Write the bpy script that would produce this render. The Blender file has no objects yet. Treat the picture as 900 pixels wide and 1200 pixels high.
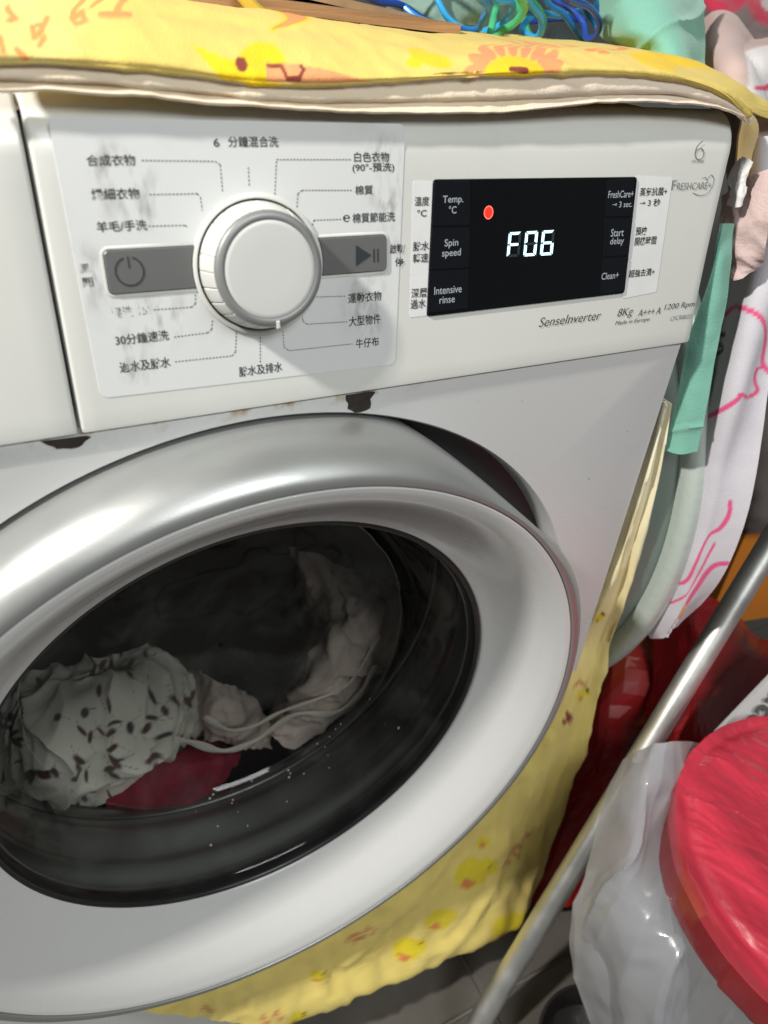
import bpy, math, random
import numpy as np
from mathutils import Vector
sc = bpy.context.scene
COL = sc.collection
rad = math.radians

# ------------------------------------------------------------------ camera
S = 0.323
F = 882.352
RX = np.array([[0.8866794, -0.0800956, -0.4553947], [-0.2019667, 0.8188742, -0.5372657], [0.4159436, 0.5683570, 0.7099023]])
M = np.stack([np.array([RX[i, 0], RX[i, 2], -RX[i, 1]]) for i in range(3)])   # rows: image right, image down, forward in world axes
CAM = np.array([0.0, -S, 0.885])
cd = bpy.data.cameras.new('camera'); cam = bpy.data.objects.new('camera', cd); COL.objects.link(cam)
cd.lens = F / 1200 * 36; cd.sensor_width = 36; cd.sensor_fit = 'AUTO'; cd.clip_start = 0.01; cd.clip_end = 50
from mathutils import Matrix
r_, d_, f_ = M
cam.matrix_world = Matrix(((r_[0], -d_[0], -f_[0], CAM[0]), (r_[1], -d_[1], -f_[1], CAM[1]), (r_[2], -d_[2], -f_[2], CAM[2]), (0, 0, 0, 1)))
sc.camera = cam
cd.dof.use_dof = True; cd.dof.focus_distance = 0.45; cd.dof.aperture_fstop = 8.0

# ------------------------------------------------------------------ light of the room
w = bpy.data.worlds.new('World'); sc.world = w; w.use_nodes = True
bg = w.node_tree.nodes['Background']; bg.inputs[0].default_value = (0.95, 0.99, 0.96, 1); bg.inputs[1].default_value = 0.14
def area(name, loc, target, size, power, color=(1, 1, 1), sy=None):
    l = bpy.data.lights.new(name, 'AREA'); l.energy = power; l.color = color
    l.shape = 'RECTANGLE'; l.size = size; l.size_y = sy or size
    o = bpy.data.objects.new(name, l); COL.objects.link(o); o.location = loc
    o.rotation_euler = (Vector(target) - Vector(loc)).to_track_quat('-Z', 'Y').to_euler()
    return o
area('ceiling_lamp', (-0.80, -0.15, 1.64), (0.9, 0.15, 1.05), 0.06, 31, (1.0, 0.965, 0.90), 0.09)
area('front_fill', (0.35, -1.45, 1.95), (0.2, 0.0, 0.65), 1.0, 22.5, (0.97, 1.0, 0.99), 0.6)  # soft fill added above and behind the camera to brighten front faces
sc.view_settings.view_transform = 'Standard'; sc.view_settings.look = 'None'
sc.view_settings.exposure = -0.12; sc.view_settings.gamma = 1.0

# ------------------------------------------------------------------ geometry helpers
def ray(px, py): return (px - 450) / F * M[0] + (py - 600) / F * M[1] + M[2]
def U(px, py, k, v):
    """a point seen at photograph position px,py lying on plane x / y / z = v, or at depth d = v"""
    r = ray(px, py)
    t = v if k == 'd' else (v - CAM['xyz'.index(k)]) / r['xyz'.index(k)]
    return CAM + r * t
TH = 0.184727; CT, ST = math.cos(TH), math.sin(TH)
PB = np.array([0.0, -0.0005, 0.7096]); PU = np.array([1.0, 0, 0]); PW = np.array([0, ST, CT]); PN = np.array([0, -CT, ST])
def pan(u, w_, o=0.0): return PB + PU * u + PW * w_ + PN * o
def pp(px, py, o=0.0):
    r = ray(px, py); t = ((PB + PN * o - CAM) @ PN) / (r @ PN); q = CAM + r * t - PB
    return q @ PU, q @ PW

WORLD = {}
def root(name, loc, label, cat, group=None):
    o = bpy.data.objects.new(name, None); COL.objects.link(o); o.location = loc; o.empty_display_size = 0.05
    o['label'] = label; o['category'] = cat
    if group: o['group'] = group
    WORLD[o.name] = np.array(loc, float); return o
def mesh(name, V, Fc, m, parent=None, smooth=True, angle=35, label=None, cat=None, group=None, kind=None, colors=None):
    V = np.asarray(V, float); c = (V.max(0) + V.min(0)) / 2
    me = bpy.data.meshes.new(name); me.from_pydata((V - c).tolist(), [], [list(map(int, f)) for f in Fc]); me.validate()
    if smooth:
        me.polygons.foreach_set('use_smooth', [True] * len(me.polygons)); me.set_sharp_from_angle(angle=rad(angle))
    if colors is not None:
        a = me.color_attributes.new('print', 'FLOAT_COLOR', 'POINT')
        a.data.foreach_set('color', np.concatenate([colors, np.ones((len(colors), 1))], 1).astype(np.float32).ravel())
    me.materials.append(m)
    o = bpy.data.objects.new(name, me); COL.objects.link(o)
    WORLD[o.name] = c
    if parent is not None:
        o.parent = parent; o.location = c - WORLD[parent.name]
    else: o.location = c
    if label: o['label'] = label
    if cat: o['category'] = cat
    if group: o['group'] = group
    if kind: o['kind'] = kind
    me.update()
    return o
class MB:
    def __init__(s): s.V = []; s.F = []
    def add(s, V, Fc):
        n = len(s.V); s.V += [tuple(v) for v in V]; s.F += [[i + n for i in f] for f in Fc]; return s
def grid(nr, nc, closed=False):
    F_ = []
    for i in range(nr - 1):
        for j in range(nc if closed else nc - 1):
            k = (j + 1) % nc
            F_.append((i * nc + j, i * nc + k, (i + 1) * nc + k, (i + 1) * nc + j))
    return F_
def prism(poly, o0, o1, fr=None):
    """polygon in panel (u,w) extruded from offset o0 to o1; edges slightly chamfered"""
    fr = fr or pan
    n = len(poly); c = np.mean(poly, 0)
    P = np.array(poly, float); ch = min(0.0005, abs(o1 - o0) * .4); 
    d = P - c; Pi = P - d / np.linalg.norm(d, axis=1)[:, None] * ch
    V = [fr(*p, o0) for p in P] + [fr(*p, o1 - ch) for p in P] + [fr(*p, o1) for p in Pi]
    F_ = grid(3, n, True) + [list(range(2 * n, 3 * n))]
    return V, F_
def rrect(u0, w0, u1, w1, r, n=5):
    out = []
    for cx, cy, a in ((u1 - r, w1 - r, 0), (u0 + r, w1 - r, 90), (u0 + r, w0 + r, 180), (u1 - r, w0 + r, 270)):
        for k in range(n + 1):
            t = rad(a + 90 * k / n); out.append((cx + r * math.cos(t), cy + r * math.sin(t)))
    return out
def rquad(q, r, n=5):
    """rounded quad from four (u,w) corners"""
    q = np.array(q, float); out = []
    for i in range(4):
        p, a, b = q[i], q[i - 1], q[(i + 1) % 4]
        da = (a - p) / np.linalg.norm(a - p); db = (b - p) / np.linalg.norm(b - p)
        for k in range(n + 1):
            t = k / n; out.append(tuple((1 - t) ** 2 * (p + da * r) + 2 * t * (1 - t) * p + t * t * (p + db * r)))
    return out
def tube(pts, r, n=10, sub=6, cap=True):
    P = np.array(pts, float)
    if sub > 1: P = crom(P, sub)
    m_ = len(P); T = np.gradient(P, axis=0); T /= np.linalg.norm(T, axis=1)[:, None] + 1e-12
    a = np.array([0, 0, 1.0]) if abs(T[0][2]) < .9 else np.array([1.0, 0, 0])
    N = np.cross(T[0], a); N /= np.linalg.norm(N); V = []
    rr = r if hasattr(r, '__len__') else [r] * m_
    for i in range(m_):
        N = N - T[i] * (N @ T[i]); N /= np.linalg.norm(N); B = np.cross(T[i], N)
        for k in range(n):
            t = 2 * math.pi * k / n; V.append(P[i] + (N * math.cos(t) + B * math.sin(t)) * rr[min(i, len(rr) - 1)])
    F_ = grid(m_, n, True)
    if cap: F_ += [list(range(n))[::-1], list(range((m_ - 1) * n, m_ * n))]
    return V, F_
def crom(P, sub):
    P = np.asarray(P, float)
    if len(P) < 3:
        return np.array([P[0] + (P[-1] - P[0]) * t for t in np.linspace(0, 1, sub + 1)])
    E = np.concatenate([[2 * P[0] - P[1]], P, [2 * P[-1] - P[-2]]]); out = []
    for i in range(1, len(E) - 2):
        p0, p1, p2, p3 = E[i - 1:i + 3]
        for k in range(sub):
            t = k / sub
            out.append(.5 * (2 * p1 + (p2 - p0) * t + (2 * p0 - 5 * p1 + 4 * p2 - p3) * t ** 2 + (3 * p1 - p0 - 3 * p2 + p3) * t ** 3))
    out.append(P[-1]); return np.array(out)
def lerp_rows(P, sub, lin=False):
    P = np.asarray(P, float)
    if not lin: return crom(P, sub)
    return np.concatenate([[P[i] + (P[i + 1] - P[i]) * k / sub for k in range(sub)] for i in range(len(P) - 1)] + [[P[-1]]])
# value noise, vectorised
def _h(ix, iy, iz, seed):
    n = (ix * 374761393 + iy * 668265263 + iz * 2147483647 + seed * 974711) & 0xffffffff
    n = ((n ^ (n >> 13)) * 1274126177) & 0xffffffff; n = n ^ (n >> 16)
    return (n & 0xffff) / 32768.0 - 1
def noise3(P, seed=0):
    P = np.asarray(P); I = np.floor(P).astype(np.int64); f = P - I; u = f * f * f * (f * (f * 6 - 15) + 10); r = 0
    for a in (0, 1):
        for b in (0, 1):
            for c in (0, 1):
                wt = (u[:, 0] if a else 1 - u[:, 0]) * (u[:, 1] if b else 1 - u[:, 1]) * (u[:, 2] if c else 1 - u[:, 2])
                r = r + wt * _h(I[:, 0] + a, I[:, 1] + b, I[:, 2] + c, seed)
    return r
def fbm(P, o=3, seed=0, ridge=False):
    r = 0; a = 1; t = 0
    for k in range(o):
        n = noise3(P * 2 ** k + 17.3 * k, seed + k)
        if ridge: n = 1 - 2 * np.abs(n)
        r = r + a * n; t += a; a *= .5
    return r / t
def creases(P, f, seed, n=7, warp=.35):
    """crumpled-film relief: triangle waves in many directions make flat facets meeting in sharp creases"""
    rn = np.random.RandomState(seed); P = np.asarray(P) * f; P = P + warp * fbm(P * .6, 2, seed)[:, None]; r = 0; t = 0
    for k in range(n):
        d = rn.normal(size=3); d /= np.linalg.norm(d); g = rn.uniform(.6, 2.2); a = 1 / g
        r = r + a * (4 * np.abs(((P @ d) * g + rn.uniform()) % 1 - .5) - 1); t += a
    return r / t
def normals(G):
    a = np.gradient(G, axis=0); b = np.gradient(G, axis=1); n = np.cross(a, b)
    return n / (np.linalg.norm(n, axis=2)[..., None] + 1e-12)
def sheet(name, rows, m, sr=8, scn=8, thick=.0012, disp=None, colorfn=None, lin_r=False, parent=None, angle=60, **kw):
    """a cloth: rows of (px, py, kind, value) or ('w', x, y, z) control points, smoothed; disp(world P, pixel P) -> metres along the normal"""
    W = []; X = []
    for row in rows:
        a = []; b = []
        for c in row:
            if c[0] == 'w': a.append(c[1:4]); b.append((0, 0) if len(c) < 5 else c[4])
            else: a.append(U(*c)); b.append(c[:2])
        W.append(a); X.append(b)
    W = np.array(W, float); X = np.array(X, float); A = np.concatenate([W, X], 2)
    A = np.array([crom(r, scn) for r in A]); A = lerp_rows(A, sr, lin_r)
    G = A[..., :3]; PX = A[..., 3:]; nr, nc = G.shape[:2]
    N = normals(G)
    to = CAM - G; flip = np.sign((N * to).sum(2).mean()); N = N * (flip if flip else 1)
    if disp is not None:
        G = G + N * disp(G.reshape(-1, 3), PX.reshape(-1, 2)).reshape(nr, nc, 1); N2 = normals(G); N = N2 * np.sign((N2 * N).sum(2))[..., None]
    B = G - N * thick
    V = np.concatenate([G.reshape(-1, 3), B.reshape(-1, 3)]); n = nr * nc
    g = grid(nr, nc)
    F_ = [q[::-1] for q in g] if flip > 0 else list(g)
    F_ = F_ + [tuple(i + n for i in q[::-1]) for q in F_]
    ed = [j for j in range(nc)] + [i * nc + nc - 1 for i in range(1, nr)] + [(nr - 1) * nc + j for j in range(nc - 2, -1, -1)] + [i * nc for i in range(nr - 2, 0, -1)]
    for i in range(len(ed)):
        a, b = ed[i], ed[(i + 1) % len(ed)]; F_.append((a, b, b + n, a + n))
    cols = None
    if colorfn is not None:
        c = colorfn(PX.reshape(-1, 2), nr, nc, G.reshape(-1, 3)); cols = np.concatenate([c, c])
    return mesh(name, V, F_, m, parent, angle=angle, colors=cols, **kw)

# ------------------------------------------------------------------ materials
MATS = {}
def mat(name, col, rough=.5, metal=0, coat=0, bump=0, bscale=60, var=0, vscale=8, sheen=0, spec=.5, attr=False, trans=0, alpha=None, emis=None, sss=0, stretch=None, rvar=0):
    m = bpy.data.materials.new(name); m.use_nodes = True; nt = m.node_tree; p = nt.nodes['Principled BSDF']
    p.inputs['Base Color'].default_value = (*col, 1); p.inputs['Roughness'].default_value = rough; p.inputs['Metallic'].default_value = metal
    p.inputs['Coat Weight'].default_value = coat; p.inputs['Coat Roughness'].default_value = .08; p.inputs['Specular IOR Level'].default_value = spec
    p.inputs['Sheen Weight'].default_value = sheen
    if sss: p.inputs['Subsurface Weight'].default_value = sss; p.inputs['Subsurface Scale'].default_value = .01
    L = nt.links.new; tc = nt.nodes.new('ShaderNodeNewGeometry').outputs['Position']
    if stretch:
        mp = nt.nodes.new('ShaderNodeMapping'); mp.inputs['Scale'].default_value = stretch; L(tc, mp.inputs[0]); tc = mp.outputs[0]
    src = None
    if attr:
        at = nt.nodes.new('ShaderNodeAttribute'); at.attribute_name = 'print'; src = at.outputs['Color']; L(src, p.inputs['Base Color'])
    if var:
        n = nt.nodes.new('ShaderNodeTexNoise'); n.inputs['Scale'].default_value = vscale; n.inputs['Detail'].default_value = 6; L(tc, n.inputs['Vector'])
        mr = nt.nodes.new('ShaderNodeMapRange'); mr.inputs['From Min'].default_value = .3; mr.inputs['From Max'].default_value = .7
        mr.inputs['To Min'].default_value = 1 - var; mr.inputs['To Max'].default_value = 1 + var * .4; L(n.outputs['Fac'], mr.inputs['Value'])
        mx = nt.nodes.new('ShaderNodeVectorMath'); mx.operation = 'SCALE'
        if src is not None: L(src, mx.inputs[0])
        else: mx.inputs[0].default_value = col
        L(mr.outputs[0], mx.inputs['Scale']); L(mx.outputs[0], p.inputs['Base Color'])
    if rvar:
        n = nt.nodes.new('ShaderNodeTexNoise'); n.inputs['Scale'].default_value = 25; n.inputs['Detail'].default_value = 5; L(tc, n.inputs['Vector'])
        mr = nt.nodes.new('ShaderNodeMapRange'); mr.inputs['From Min'].default_value = .35; mr.inputs['From Max'].default_value = .7
        mr.inputs['To Min'].default_value = rough; mr.inputs['To Max'].default_value = rough + rvar; L(n.outputs['Fac'], mr.inputs['Value']); L(mr.outputs[0], p.inputs['Roughness'])
    if bump:
        n = nt.nodes.new('ShaderNodeTexNoise'); n.inputs['Scale'].default_value = bscale; n.inputs['Detail'].default_value = 4; L(tc, n.inputs['Vector'])
        b = nt.nodes.new('ShaderNodeBump'); b.inputs['Strength'].default_value = bump; b.inputs['Distance'].default_value = .002
        L(n.outputs['Fac'], b.inputs['Height']); L(b.outputs[0], p.inputs['Normal'])
    if emis: p.inputs['Emission Color'].default_value = (*emis[0], 1); p.inputs['Emission Strength'].default_value = emis[1]
    MATS[name] = m; return m
enamel = mat('white_enamel', (.70, .70, .69), .28, coat=.3, var=.05, vscale=6, rvar=.12)
plastic = mat('white_plastic', (.70, .70, .665), .26, coat=.25, var=.05, vscale=9, rvar=.12)
doorwhite = mat('door_white_plastic', (.70, .70, .69), .24, coat=.4, var=.04, vscale=5, rvar=.1)
silver = mat('silver_paint', (.41, .42, .415), .36, metal=.65, coat=.2, bump=.05, bscale=1500, rvar=.1)
greybtn = mat('grey_button', (.17, .17, .168), .38, metal=.35, rvar=.1)
greyring = mat('grey_ring', (.27, .275, .27), .4, metal=.3, rvar=.1)
knobwhite = mat('knob_white', (.64, .64, .62), .36, rvar=.1)
black = mat('black_gap', (.012, .012, .012), .5)
rubber = mat('black_rubber', (.018, .018, .018), .28, var=.3, vscale=20, rvar=.2)
gasket = mat('grey_gasket', (.22, .225, .22), .3, var=.3, vscale=12)
steel = mat('drum_steel', (.28, .28, .28), .35, metal=.9, bump=.1, bscale=200)
dispglass = mat('display_glass', (.003, .0035, .005), .10, spec=.35, rvar=.1)
padglass = mat('touch_pad', (.005, .006, .009), .22, spec=.35, rvar=.12)
ink_disp = mat('display_print', (.42, .46, .5), .5)
ghost = mat('ghost_segment', (.025, .035, .045), .4)
ledw = mat('lit_digit', (.5, .85, 1), .4, emis=((.55, .86, 1), 2.2))
ledr = mat('red_indicator', (.9, .02, .01), .4, emis=((1, .015, .01), 1.6))
ledr2 = mat('red_indicator_rim', (.9, .15, .1), .4, emis=((1, .12, .10), 1.6))
ink = mat('dark_ink', (.09, .09, .085), .6)
greyink = mat('grey_ink', (.26, .26, .25), .5)
rust = mat('bare_dark_metal', (.03, .022, .018), .75, var=.4, vscale=80, bump=.5, bscale=300)
def worn_ink(name, lo, hi, col=(.035, .035, .033), scale=260):
    m = mat(name, col, .7); nt = m.node_tree; p = nt.nodes['Principled BSDF']; L = nt.links.new
    g = nt.nodes.new('ShaderNodeNewGeometry'); n = nt.nodes.new('ShaderNodeTexNoise'); n.inputs['Scale'].default_value = scale; n.inputs['Detail'].default_value = 3
    L(g.outputs['Position'], n.inputs['Vector']); r = nt.nodes.new('ShaderNodeMapRange'); r.inputs['From Min'].default_value = lo; r.inputs['From Max'].default_value = hi
    L(n.outputs['Fac'], r.inputs['Value']); L(r.outputs[0], p.inputs['Alpha']); return m
ink1 = worn_ink('printed_ink', .15, .36)
ink2 = worn_ink('worn_ink', .25, .46)
ink3 = worn_ink('nearly_gone_ink', .42, .62, (.1, .1, .1))

# the programme sticker: greasy smears rubbed round the worn lettering
def sticker_mat():
    m = mat('sticker_film', (.72, .73, .725), .34); nt = m.node_tree; p = nt.nodes['Principled BSDF']; L = nt.links.new
    g = nt.nodes.new('ShaderNodeNewGeometry'); spots = [pp(*q) for q in ((150, 225), (165, 245), (128, 185), (105, 322), (160, 428), (150, 400), (185, 372), (448, 180), (470, 290), (425, 352), (430, 374), (120, 195), (455, 235), (100, 330))]
    tot = None
    for i, (u, w_) in enumerate(spots):
        c = pan(u, w_); v = nt.nodes.new('ShaderNodeVectorMath'); v.operation = 'DISTANCE'; L(g.outputs['Position'], v.inputs[0]); v.inputs[1].default_value = tuple(c)
        r = nt.nodes.new('ShaderNodeMapRange'); r.inputs['From Min'].default_value = (.017, .011, .009)[i % 3]; r.inputs['From Max'].default_value = .001; L(v.outputs['Value'], r.inputs['Value'])
        if tot is None: tot = r.outputs[0]
        else:
            a = nt.nodes.new('ShaderNodeMath'); a.operation = 'MAXIMUM'; L(tot, a.inputs[0]); L(r.outputs[0], a.inputs[1]); tot = a.outputs[0]
    mp = nt.nodes.new('ShaderNodeMapping'); mp.inputs['Rotation'].default_value = (0, .6, 0); mp.inputs['Scale'].default_value = (1, 1, .35); L(g.outputs['Position'], mp.inputs[0])
    n = nt.nodes.new('ShaderNodeTexNoise'); n.inputs['Scale'].default_value = 230; n.inputs['Detail'].default_value = 5; L(mp.outputs[0], n.inputs['Vector'])
    r = nt.nodes.new('ShaderNodeMapRange'); r.inputs['From Min'].default_value = .45; r.inputs['From Max'].default_value = .75; L(n.outputs['Fac'], r.inputs['Value'])
    k = nt.nodes.new('ShaderNodeMath'); k.operation = 'MULTIPLY'; L(tot, k.inputs[0]); L(r.outputs[0], k.inputs[1])
    n2 = nt.nodes.new('ShaderNodeTexNoise'); n2.inputs['Scale'].default_value = 28; n2.inputs['Detail'].default_value = 6; L(g.outputs['Position'], n2.inputs['Vector'])
    r2 = nt.nodes.new('ShaderNodeMapRange'); r2.inputs['From Min'].default_value = .56; r2.inputs['From Max'].default_value = .8; r2.inputs['To Max'].default_value = .22; L(n2.outputs['Fac'], r2.inputs['Value'])
    a = nt.nodes.new('ShaderNodeMath'); a.operation = 'ADD'; a.use_clamp = True; L(k.outputs[0], a.inputs[0]); L(r2.outputs[0], a.inputs[1])
    mx = nt.nodes.new('ShaderNodeMix'); mx.data_type = 'RGBA'; mx.inputs['A'].default_value = (.72, .73, .725, 1); mx.inputs['B'].default_value = (.27, .27, .255, 1)
    L(a.outputs[0], mx.inputs['Factor']); L(mx.outputs['Result'], p.inputs['Base Color']); return m
film = sticker_mat()
film2 = mat('label_film', (.78, .78, .775), .38, var=.05, vscale=60)
# front plate: enamel with brown staining and lifted paint just under the panel
def plate_mat():
    m = mat('front_plate_enamel', (.68, .68, .675), .26, coat=.3, rvar=.12); nt = m.node_tree; p = nt.nodes['Principled BSDF']; L = nt.links.new
    g = nt.nodes.new('ShaderNodeNewGeometry'); sp = nt.nodes.new('ShaderNodeSeparateXYZ'); L(g.outputs['Position'], sp.inputs[0])
    r = nt.nodes.new('ShaderNodeMapRange'); r.inputs['From Min'].default_value = .7035; r.inputs['From Max'].default_value = .709; L(sp.outputs['Z'], r.inputs['Value'])
    rx = nt.nodes.new('ShaderNodeMapRange'); rx.inputs['From Min'].default_value = .22; rx.inputs['From Max'].default_value = .17; L(sp.outputs['X'], rx.inputs['Value'])
    n = nt.nodes.new('ShaderNodeTexNoise'); n.inputs['Scale'].default_value = 90; n.inputs['Detail'].default_value = 6; L(g.outputs['Position'], n.inputs['Vector'])
    rn = nt.nodes.new('ShaderNodeMapRange'); rn.inputs['From Min'].default_value = .5; rn.inputs['From Max'].default_value = .66; L(n.outputs['Fac'], rn.inputs['Value'])
    a = nt.nodes.new('ShaderNodeMath'); a.operation = 'MULTIPLY'; L(r.outputs[0], a.inputs[0]); L(rn.outputs[0], a.inputs[1])
    b = nt.nodes.new('ShaderNodeMath'); b.operation = 'MULTIPLY'; L(a.outputs[0], b.inputs[0]); L(rx.outputs[0], b.inputs[1])
    mx = nt.nodes.new('ShaderNodeMix'); mx.data_type = 'RGBA'; mx.inputs['A'].default_value = (.68, .68, .675, 1); mx.inputs['B'].default_value = (.36, .22, .07, 1)
    L(b.outputs[0], mx.inputs['Factor']); L(mx.outputs['Result'], p.inputs['Base Color'])
    r3 = nt.nodes.new('ShaderNodeMapRange'); r3.inputs['From Min'].default_value = .698; r3.inputs['From Max'].default_value = .708; L(sp.outputs['Z'], r3.inputs['Value'])
    n3 = nt.nodes.new('ShaderNodeTexNoise'); n3.inputs['Scale'].default_value = 60; n3.inputs['Detail'].default_value = 4; L(g.outputs['Position'], n3.inputs['Vector'])
    q0 = nt.nodes.new('ShaderNodeMath'); q0.operation = 'MULTIPLY'; L(n3.outputs['Fac'], q0.inputs[0]); L(r3.outputs[0], q0.inputs[1])
    q = nt.nodes.new('ShaderNodeMath'); q.operation = 'MULTIPLY'; L(q0.outputs[0], q.inputs[0]); L(rx.outputs[0], q.inputs[1])
    bp = nt.nodes.new('ShaderNodeBump'); bp.inputs['Strength'].default_value = .7; bp.inputs['Distance'].default_value = .003; L(q.outputs[0], bp.inputs['Height']); L(bp.outputs[0], p.inputs['Normal'])
    return m
platem = plate_mat()
def glass_mat(name, tint, f0=.06, rough=.03):
    m = bpy.data.materials.new(name); m.use_nodes = True; nt = m.node_tree; nt.nodes.clear(); L = nt.links.new
    o = nt.nodes.new('ShaderNodeOutputMaterial'); t = nt.nodes.new('ShaderNodeBsdfTransparent'); t.inputs[0].default_value = (*tint, 1)
    g = nt.nodes.new('ShaderNodeBsdfGlossy'); g.inputs['Roughness'].default_value = rough; fr = nt.nodes.new('ShaderNodeFresnel'); fr.inputs[0].default_value = 1.42
    mx = nt.nodes.new('ShaderNodeMixShader'); L(fr.outputs[0], mx.inputs[0]); L(t.outputs[0], mx.inputs[1]); L(g.outputs[0], mx.inputs[2])
    d = nt.nodes.new('ShaderNodeBsdfDiffuse'); d.inputs[0].default_value = (.6, .61, .58, 1); gp_ = nt.nodes.new('ShaderNodeNewGeometry')
    n = nt.nodes.new('ShaderNodeTexNoise'); n.inputs['Scale'].default_value = 16; n.inputs['Detail'].default_value = 7; n.inputs['Distortion'].default_value = 1.2; L(gp_.outputs['Position'], n.inputs['Vector'])
    r = nt.nodes.new('ShaderNodeMapRange'); r.inputs['From Min'].default_value = .48; r.inputs['From Max'].default_value = .78; r.inputs['To Min'].default_value = .001; r.inputs['To Max'].default_value = .05; L(n.outputs['Fac'], r.inputs['Value'])
    m2 = nt.nodes.new('ShaderNodeMixShader'); L(r.outputs[0], m2.inputs[0]); L(mx.outputs[0], m2.inputs[1]); L(d.outputs[0], m2.inputs[2]); L(m2.outputs[0], o.inputs[0])
    nb = nt.nodes.new('ShaderNodeTexNoise'); nb.inputs['Scale'].default_value = 22; nb.inputs['Detail'].default_value = 1; L(gp_.outputs['Position'], nb.inputs['Vector'])
    bp = nt.nodes.new('ShaderNodeBump'); bp.inputs['Strength'].default_value = .35; bp.inputs['Distance'].default_value = .003; L(nb.outputs['Fac'], bp.inputs['Height']); L(bp.outputs[0], g.inputs['Normal']); return m
bowlm = glass_mat('smoked_door_glass', (.73, .74, .72))
cloth_print = mat('printed_cotton', (.8, .7, .3), .8, attr=True, var=.08, vscale=14, bump=.25, bscale=900, sheen=.1)
towel_print = mat('printed_towelling', (.8, .8, .8), .9, attr=True, var=.08, vscale=20, bump=.2, bscale=700, sheen=.2)
mint = mat('mint_towelling', (.18, .43, .34), .9, var=.12, vscale=30, bump=.25, bscale=700, sheen=.3)
pinkgrey = mat('dusty_pink_cotton', (.56, .42, .40), .85, var=.12, vscale=15, bump=.3, bscale=600)
mesh_red = mat('red_mesh', (.50, .03, .06), .8, var=.3, vscale=60, bump=.8, bscale=300)

# ------------------------------------------------------------------ setting
def frame_xyz(a, b, c): return np.array([a, b, c])
def box(x0, y0, z0, x1, y1, z1):
    V = [(x, y, z) for z in (z0, z1) for y in (y0, y1) for x in (x0, x1)]
    return V, [(0, 2, 3, 1), (4, 5, 7, 6), (0, 1, 5, 4), (2, 6, 7, 3), (0, 4, 6, 2), (1, 3, 7, 5)]
grout = mat('grout', (.22, .20, .18), .9, var=.2, vscale=40)
tilem = mat('grey_floor_tile', (.14, .128, .112), .42, var=.22, vscale=14, bump=.2, bscale=60)
wallm = mat('dim_wall_paint', (.16, .165, .16), .8, var=.2, vscale=4)
floor = mesh('floor', *box(-1.2, -1.0, -.05, 2.2, 1.3, -.004), grout, smooth=False, kind='structure'); 
tile_me = None
for i in range(8):
    for j in range(7):
        x0 = .03 + (i - 2) * .30; y0 = -1.0 + j * .30 + .02
        if x0 > 1.6: continue
        if tile_me is None:
            b = .0015; h = .1485
            V = [(-h, -h, -.005), (h, -h, -.005), (h, h, -.005), (-h, h, -.005), (-h, -h, -b), (h, -h, -b), (h, h, -b), (-h, h, -b), (-h + b, -h + b, 0), (h - b, -h + b, 0), (h - b, h - b, 0), (-h + b, h - b, 0)]
            tile_me = bpy.data.meshes.new('tile'); tile_me.from_pydata(V, [], grid(3, 4, True) + [(8, 9, 10, 11)]); tile_me.materials.append(tilem)
        t = bpy.data.objects.new('tile', tile_me); COL.objects.link(t); t.parent = floor
        t.location = np.array([x0 + .15, y0 + .15, .0 + random.uniform(-.0003, .0003)]) - WORLD['floor']
mesh('wall', *box(-1.2, .95, 0, 2.2, 1.05, 2.0), wallm, smooth=False, kind='structure')

# ------------------------------------------------------------------ washing machine
XL, XR = -.1851, .4090
DC = np.array([.1124, .4484])
wm = root('washing_machine', (.112, .26, 0), 'white front loading washing machine showing F06, with round silver and white door', 'washing machine')
def wpart(name, V, F_, m, parent=None, **kw): return mesh(name, V, F_, m, parent or wm, **kw)
# cabinet behind the front plate
mb = MB(); Xo = XR - .004
cab = [(XL, .03), (Xo, .03), (Xo, .52), (Xo - .02, .55), (XL + .02, .55), (XL, .52)]
wpart('cabinet', [(x, y, z) for z in (.03, .836) for x, y in cab], grid(2, 6, True)[0:0] + [(1, 2, 8, 7), (2, 3, 9, 8), (3, 4, 10, 9), (4, 5, 11, 10), (5, 0, 6, 11), (11, 10, 9, 8, 7, 6)], enamel)
# front plate with the round door well cut out and rolled edges
def front_plate():
    N = 240; zt, zb = .7090, .035; R0 = .2548; rows = []
    A = [2 * math.pi * k / N for k in range(N)]
    for kind in range(8):
        ring = []
        for a in A:
            ca, sa = math.cos(a), math.sin(a)
            tx = (XR - .008 - DC[0]) / ca if ca > 1e-6 else (XL + .008 - DC[0]) / ca if ca < -1e-6 else 9
            tz = (zt - DC[1]) / sa if sa > 1e-6 else (zb - DC[1]) / sa if sa < -1e-6 else 9
            t = min(tx, tz); ex, ez = DC[0] + ca * t, DC[1] + sa * t
            if kind == 0: p = (DC[0] + ca * (R0 - .003), .022, DC[1] + sa * (R0 - .003))
            elif kind == 1: p = (DC[0] + ca * (R0 - .0012), .0015, DC[1] + sa * (R0 - .0012))
            elif kind == 2: p = (DC[0] + ca * R0, .0, DC[1] + sa * R0)
            elif kind == 3: p = (DC[0] + ca * (R0 + .003), 0, DC[1] + sa * (R0 + .003))
            else:
                e = (0, .0025, .006, .008)[kind - 4]; y = (0, .0006, .0035, .03)[kind - 4]
                sx = e * (1 if tx <= tz + .02 and ca > 0 else -1 if tx <= tz + .02 else 0)
                p = (ex + sx, y, ez)
            ring.append(p)
        rows.append(ring)
    V = [p for r in rows for p in r]
    return V, grid(8, N, True)
wpart('front_plate', *front_plate(), platem)
def lathe(prof, n=160, c=DC, rfn=None):
    V = []
    for i, (r, y) in enumerate(prof):
        for k in range(n):
            a = 2 * math.pi * k / n; rr = r + (rfn(i, a) if rfn else 0)
            V.append((c[0] + math.cos(a) * rr, y, c[1] + math.sin(a) * rr))
    return V, grid(len(prof), n, True)
DG = DC + np.array([-.001, .0042])
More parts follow.
